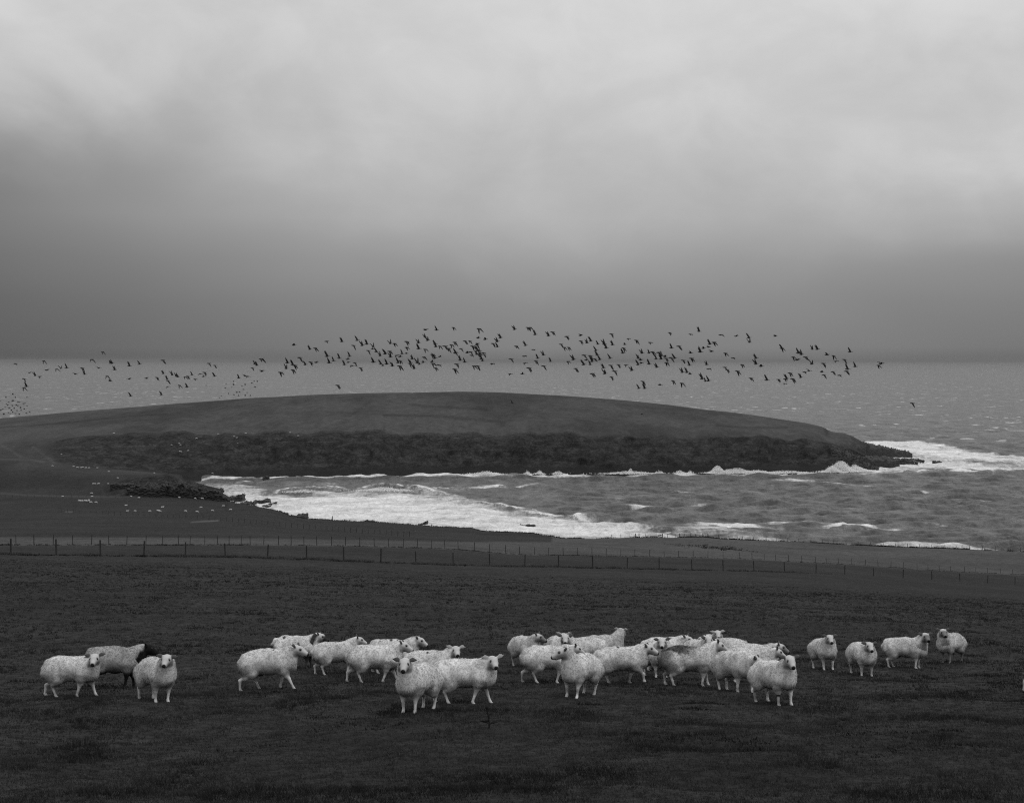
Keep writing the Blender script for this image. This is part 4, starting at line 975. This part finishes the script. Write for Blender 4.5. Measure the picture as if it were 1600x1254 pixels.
# rough unmown tufts under the nearest fence and on the shore edge
GV, GF, GS = [], [], []; base = 0
def rough(xs, df, hh, ww, nb, sh, jit, sp=.18):
    global base
    d = df(xs) + RNG.normal(size=len(xs)) * jit; X = (xs - 800) / F * d
    v, f, s = blades(np.stack([X, d, ground(X, d)], 1), hh * (.4 + RNG.random(len(xs)) ** 2), np.full(len(xs), ww), nb, sh * (.5 + RNG.random(len(xs))), np.full(len(xs), sp))
    GV.append(v); GF.append(f + base); GS.append(s); base += len(v)
def keep(xs, k, z): return xs[RNG.random(len(xs)) < sstep(.28, .72, fbm(xs * k, 0, z, 4, .65))]
rough(keep(1300 - 1360 * RNG.random(6000) ** .8, .03, 2), lambda x: F1D(x) - 1.0, .20, .022, 8, .058, .8)
rough(keep(1200 - 1260 * RNG.random(1300) ** .8, .06, 7), lambda x: F1D(x) - 1.5, .12, .03, 7, .014, .7)
rough(keep(RNG.uniform(-60, 1660, 4200), .03, 5), lambda x: F2D(x) - .6, .15, .03, 6, .026, 1.0)
rough(keep(RNG.uniform(360, 1660, 4500), .04, 4), lambda x: ED(x) - 1.5, .45, .08, 8, .020, 1.5, .6)
rough(RNG.normal(1115, 26, 110), lambda x: 330 + 0 * x, .4, .07, 7, .020, 5, .5)
rg = link('rough_grass', mesh_np('rough_grass', np.concatenate(GV), np.concatenate(GF), False, {'shade': np.concatenate(GS)}), MAT_GRASS)
tag(rg, 'rough long grass along the fence lines and shore edge', 'grass', kind='stuff')
# the dead thistle stalk in front of the flock
th = empty('thistle', hit(764, 1137)); tag(th, 'dark dead thistle stalk standing in the grass in front of the flock', 'plant')
def stalk(pts, r0, r1):
    V, Fc = [], []
    for i, p in enumerate(pts):
        r = r0 + (r1 - r0) * i / (len(pts) - 1)
        for k in range(5): V.append((p[0] + math.cos(k * 1.2566) * r, p[1] + math.sin(k * 1.2566) * r, p[2]))
        if i:
            o = (i - 1) * 5
            for k in range(5): Fc.append((o + k, o + (k + 1) % 5, o + 5 + (k + 1) % 5, o + 5 + k))
    return mesh_np('stem', np.array(V), np.array(Fc), True)
MAT_DEAD, n = mat_new('dead_plant'); mat_finish(n, (.012, .012, .012), .9, spec=.1)
link('stem', stalk([(0, 0, -.03), (.004, 0, .08), (-.012, .01, .17), (-.03, .01, .27)], .012, .007), MAT_DEAD, th)
for a_, z_, L_ in ((.3, .05, .14), (2.6, .06, .16), (4.0, .09, .10), (1.4, .14, .09), (5.4, .18, .08)):
    l0 = (math.cos(a_) * L_, math.sin(a_) * L_, z_ + .02)
    V = [(0, 0, z_), (l0[0] * .5 - l0[1] * .16, l0[1] * .5 + l0[0] * .16, z_ + .045), l0, (l0[0] * .5 + l0[1] * .16, l0[1] * .5 - l0[0] * .16, z_ + .03), (l0[0] * .45, l0[1] * .45, z_ + .015)]
    link('leaf', mesh_np('leaf', np.array(V), np.array([(0, 3, 2), (0, 2, 1), (0, 4, 3), (0, 1, 4), (1, 2, 4), (2, 3, 4)]), False), MAT_DEAD, th)
bm = bmesh.new(); bmesh.ops.create_icosphere(bm, subdivisions=1, radius=.022); me = bpy.data.meshes.new('seed_head'); bm.to_mesh(me); bm.free()
link('seed_head', me, MAT_DEAD, th).location = (-.032, .01, .285)

# ------------------------------------------------------------------ birds
MAT_BIRD, n = mat_new('dark_plumage'); mat_finish(n, (.032, .032, .032), .8, spec=.15)
def bird_mesh(phi, bend, L=.74, span=.92, neck=True):
    """phi: wing elevation in degrees (+ raised), bend: extra droop of the outer wing; raised wings sweep back, lowered ones forward"""
    V, Fc = [], []
    prof = [(-.40, .006, .0), (-.33, .05, .0), (-.18, .095, -.01), (0, .115, -.015), (.14, .09, -.005), (.24, .045, .01), (.36, .032, .02), (.42, .042, .025), (.47, .03, .02), (.52, .008, .012)]
    if not neck: prof = [(-.4, .03, 0), (-.25, .08, 0), (0, .12, -.01), (.2, .09, 0), (.32, .07, .02), (.4, .01, .0)]
    for i, (x, r, z) in enumerate(prof):
        for k in range(6): V.append((x * L / .8, math.cos(k * math.pi / 3) * r, math.sin(k * math.pi / 3) * r * .95 + z))
        if i:
            o = (i - 1) * 6
            for k in range(6): Fc.append((o + k, o + 6 + k, o + 6 + (k + 1) % 6, o + (k + 1) % 6))
    for s in (1, -1):
        st = []
        p = np.array([.08, s * .06, .03]); e = R(phi)
        segs = [(0, .0, .30), (.38, e, .27), (.72, e - R(bend) * .6, .20), (1.0, e - R(bend), .05)]
        last = 0
        for t, a, ch in segs:
            ln = (t - last) * span; last = t
            sweep = -math.sin(a) * .55                     # up -> back, down -> forward
            p = p + np.array([sweep * ln, s * math.cos(a) * ln, math.sin(a) * ln]) * (1 / math.sqrt(1 + sweep ** 2))
            st.append((p.copy(), ch))
        o = len(V)
        for p, ch in st:
            V += [(p[0] + ch * .45, p[1], p[2]), (p[0], p[1], p[2] + .016), (p[0] - ch * .55, p[1], p[2]), (p[0], p[1], p[2] - .016)]
        for i in range(len(st) - 1):
            for k in range(4): Fc.append((o + i * 4 + k, o + i * 4 + (k + 1) % 4, o + i * 4 + 4 + (k + 1) % 4, o + i * 4 + 4 + k))
        Fc.append((o + 12, o + 13, o + 14, o + 15))
    me = mesh_np('goose', np.array(V), np.array(Fc), True); me.materials.append(MAT_BIRD); return me
BU = [bird_mesh(68, 8), bird_mesh(52, -8), bird_mesh(80, 14)]; BDn = [bird_mesh(-42, 18), bird_mesh(-28, 34), bird_mesh(-56, 8)]; BM = [bird_mesh(14, 16), bird_mesh(34, 60), bird_mesh(-4, 20)]
U, Dn, M_ = 'raised', 'lowered', 'spread'
BIRDS = """24,568,M 68,566,D 46,582,M 55,584,U 62,588,M 37,594,D 41,601,U 37,608,D 73,578,M 88,579,D 95,573,U 104,572,U 118,584,M 128,577,D 132,582,U 143,564,D 154,575,M 160,552,D 172,565,U 175,565,U 179,575,U 167,590,D 172,595,M
202,569,U 218,566,U 254,565,D 202,592,M 229,591,M 245,592,D 255,581,U 261,590,U 269,583,U 275,585,U 278,586,U 262,597,D 262,604,M 280,604,D 289,591,D 293,590,D 292,602,U 300,583,U 313,584,M 319,584,D 318,588,M 305,592,M 326,570,D 335,573,D 335,585,U 373,588,U 383,587,M 387,588,M 394,577,D 398,566,U 204,616,U 252,614,U
408,563,D 409,580,M 438,584,D 449,564,U 457,567,U 447,573,U 460,573,D 457,580,D 459,539,M 468,561,D 484,543,U 492,546,D 477,567,U 485,568,D 494,566,M 510,533,M 511,554,U 514,564,U 521,561,U 530,557,U 534,531,U 546,554,U 538,567,U 544,566,M 550,571,M 554,569,D 543,561,M 563,577,D 552,542,D 558,529,U 566,537,U 573,535,U 583,539,U 575,550,D 582,545,M 588,547,U 594,553,U 583,563,U 595,566,U 598,571,M 527,604,D 401,568,U
610,534,U 616,539,D 602,550,U 608,551,D 610,555,U 620,555,M 625,557,M 628,550,U 635,552,M 635,536,D 635,545,D 654,533,U 654,542,U 665,515,M 682,513,U 664,524,U 668,529,U 664,548,D 680,535,U 681,539,U 687,543,D 644,558,U 641,565,U 652,564,U 662,560,D 661,566,M 640,570,D 647,573,U 655,569,M 622,564,U 625,566,D 624,574,D 604,566,U 613,569,U 675,556,D 679,557,U 687,557,M 675,565,M 676,570,D 685,570,M 680,577,D
708,514,D 748,516,D 747,528,M 758,530,M 782,525,U 777,531,U 770,539,D 777,539,U 746,537,M 726,535,D 734,535,D 710,537,D 705,541,D 695,543,D 701,544,M 700,547,D 712,549,U 711,553,D 720,547,D 738,543,D 730,551,M 735,552,D 737,555,M 745,541,D 746,545,U 749,548,M 745,551,U 746,555,D 751,552,U 755,551,M 756,556,D 754,561,U 752,558,U 719,560,U 726,563,U 713,571,D 710,579,D 740,574,D 746,574,D 769,568,M 798,563,D 797,584,M
804,512,U 824,514,D 828,514,D 836,520,U 857,522,U 863,521,D 821,537,U 806,543,D 833,546,M 819,556,M 820,567,M 826,577,D 816,584,M 849,552,U 840,557,U 837,566,D 849,574,D 860,562,U 885,528,D 876,540,D 881,545,D 888,545,D 907,524,M 907,535,D 917,533,U 923,530,U 934,535,U 944,535,U 947,541,U 931,545,U 933,552,U 937,559,U 896,559,U 887,567,D 899,578,D 912,557,D 916,562,M 922,558,D 925,562,U 929,563,D 912,567,U 922,567,U 925,586,D 943,572,U 945,581,U
955,524,D 957,536,U 976,538,M 982,529,M 994,534,D 1016,535,M 974,546,D 973,549,U 953,557,U 1003,549,U 1014,549,U 1019,552,D 997,557,U 1001,562,M 997,567,U 1002,567,M 1014,566,U 1025,558,U 1029,553,D 1034,553,U 1033,558,U 1039,557,M 1040,562,D 1048,561,D 1054,557,U 1046,522,D 1079,522,M 1092,515,U 1049,541,U 1060,543,D 1079,551,M 1094,547,U 1099,544,M 1067,565,D 1077,568,U 1080,562,D 1066,579,U 1073,579,U 1078,584,M 1097,589,U 1026,571,U 1041,569,D 987,576,U 978,570,M 966,572,D 954,573,D 960,582,D 955,591,D 1004,598,D 998,604,U 1007,604,U 1031,601,M 1051,597,D 1065,601,D
1126,523,M 1150,525,M 1170,525,U 1171,532,U 1211,525,M 1109,535,U 1115,537,D 1107,542,M 1111,549,M 1133,554,D 1145,559,M 1104,567,U 1107,576,M 1132,576,D 1136,580,D 1152,582,D 1159,572,D 1181,557,U 1181,566,U 1189,572,M 1102,593,U 1107,592,U 1173,593,D 1198,591,U 1221,541,U 1222,547,D 1239,560,D 1245,562,M 1247,549,U 1234,585,D 1229,589,U 1226,594,D 1226,599,M 1216,595,D 1238,594,D
1252,551,U 1269,543,U 1277,543,U 1292,554,M 1302,558,D 1306,564,M 1319,564,D 1328,547,U 1258,560,D 1268,566,U 1286,570,D 1336,570,U 1324,574,U 1257,581,M 1264,579,M 1251,587,U 1284,581,M 1287,588,D 1301,583,D 1311,586,M 1322,582,D 1376,568,M 1372,573,D"""
REG = [(130, "at the flock's left tail"), (245, 'over the low left shoulder'), (345, 'in the low bunch over the left slope'), (480, 'where the left tail starts to rise'), (600, 'on the rising left half'), (650, 'in the bunch left of the summit'), (700, 'nearest left of the summit'),
       (745, 'in the knot over the summit'), (800, 'right side of the summit knot'), (900, 'just right of the summit knot'), (960, 'left end of the right half'), (1010, 'midway along the right slope'), (1060, 'in the dense right bunch'), (1120, 'right of the dense right bunch'),
       (1200, 'over the right end of the slope'), (1260, 'over the headland tip'), (1400, "at the flock's right end")]
blist = []
for tok in BIRDS.split():
    a, b, c = tok.split(','); blist.append((int(a), int(b), {'U': U, 'D': Dn, 'M': M_}[c]))
buck = {}
for i, (x, y, w) in enumerate(blist):
    rg_ = next(r for lim, r in REG if x < lim); buck.setdefault((rg_, 'above the horizon' if y < 565 else 'against the sea', w), []).append(i)
blab = {}
for (rg_, ab, w), ids in buck.items():
    ids.sort(key=lambda i: blist[i][0])
    for k, i in enumerate(ids):
        blab[i] = f'goose, wings {w}, {ab}, {rg_}'.replace('above the horizon', 'above horizon').replace('against the sea', 'against sea') + (f', {nth(k, len(ids))}' if len(ids) > 1 else ', the only one')
def bird(x, y, w, d, label, group, sc=1.0, name='goose'):
    me = random.choice({U: BU, Dn: BDn, M_: BM}[w]); o = link(name, me)
    dz = {U: 2.5, Dn: -2.5, M_: 0}[w]
    o.location = ((x - 800) / F * d, d, EYE - (y + dz - HZ) / F * d)
    o.rotation_euler = (random.uniform(-.25, .25), random.uniform(-.12, .12), random.uniform(-.55, .45)); o.scale = (sc * random.uniform(.84, 1.02),) * 3
    tag(o, label, 'goose', group); return o
for i, (x, y, w) in enumerate(blist):
    bird(x, y, w, random.uniform(190, 245) * (1.18 if x < 400 else 1.0), blab[i], 'geese in the long flock over the headland')
bird(1425, 632, Dn, 215, 'lone goose low over the sea right of the headland tip', 'stray geese away from the flock')
bird(800, 627, U, 330, 'lone dark goose low over the headland just below its summit line', 'stray geese away from the flock')
bird(1003, 647, M_, 330, 'lone dark goose low over the right slope of the headland', 'stray geese away from the flock')
SB = [bird_mesh(50, 10, .5, .42, False), bird_mesh(-35, 20, .5, .42, False), bird_mesh(5, 10, .5, .42, False)]
def small(pts, label, group, d):
    for x, y in pts:
        o = link('small_bird', random.choice(SB)); dd = d * random.uniform(.93, 1.07)
        o.location = ((x - 800) / F * dd, dd, EYE - (y - HZ) / F * dd); o.rotation_euler = (0, random.uniform(-.3, .3), random.uniform(-.8, .8)); o.scale = (random.uniform(.9, 1.25),) * 3
        tag(o, label, 'bird', group)
small([(20, 616), (24, 621), (42, 620), (9, 621), (0, 626), (20, 625), (19, 627), (28, 628), (13, 628), (30, 628), (36, 630), (39, 630), (25, 632), (12, 633), (19, 633), (28, 634), (42, 634), (14, 637), (22, 638), (32, 637), (8, 636), (4, 639), (1, 640), (18, 641), (26, 641), (33, 641), (38, 639), (46, 643), (20, 644), (13, 644),
       (24, 646), (30, 647), (16, 646), (6, 647), (10, 631), (41, 645)], 'tiny dark bird in the swarm at the left edge above the skyline', 'swarm of small birds at the left edge', 430)
small([(322, 602), (353, 600), (365, 596), (365, 601), (362, 605), (352, 606), (383, 601), (378, 603), (380, 608), (393, 598), (397, 595), (398, 604), (370, 613), (374, 612), (357, 615), (346, 618), (343, 621), (365, 616), (373, 618), (386, 613), (391, 618), (383, 618), (402, 596)], 'tiny dark bird in the swarm over the sea above the left slope', 'swarm of small birds over the left slope', 430)
print('tris', sum(len(o.data.polygons) * (2 if len(o.data.polygons) and o.data.polygons[0].loop_total == 4 else 1) for o in SC.objects if o.type == 'MESH'))
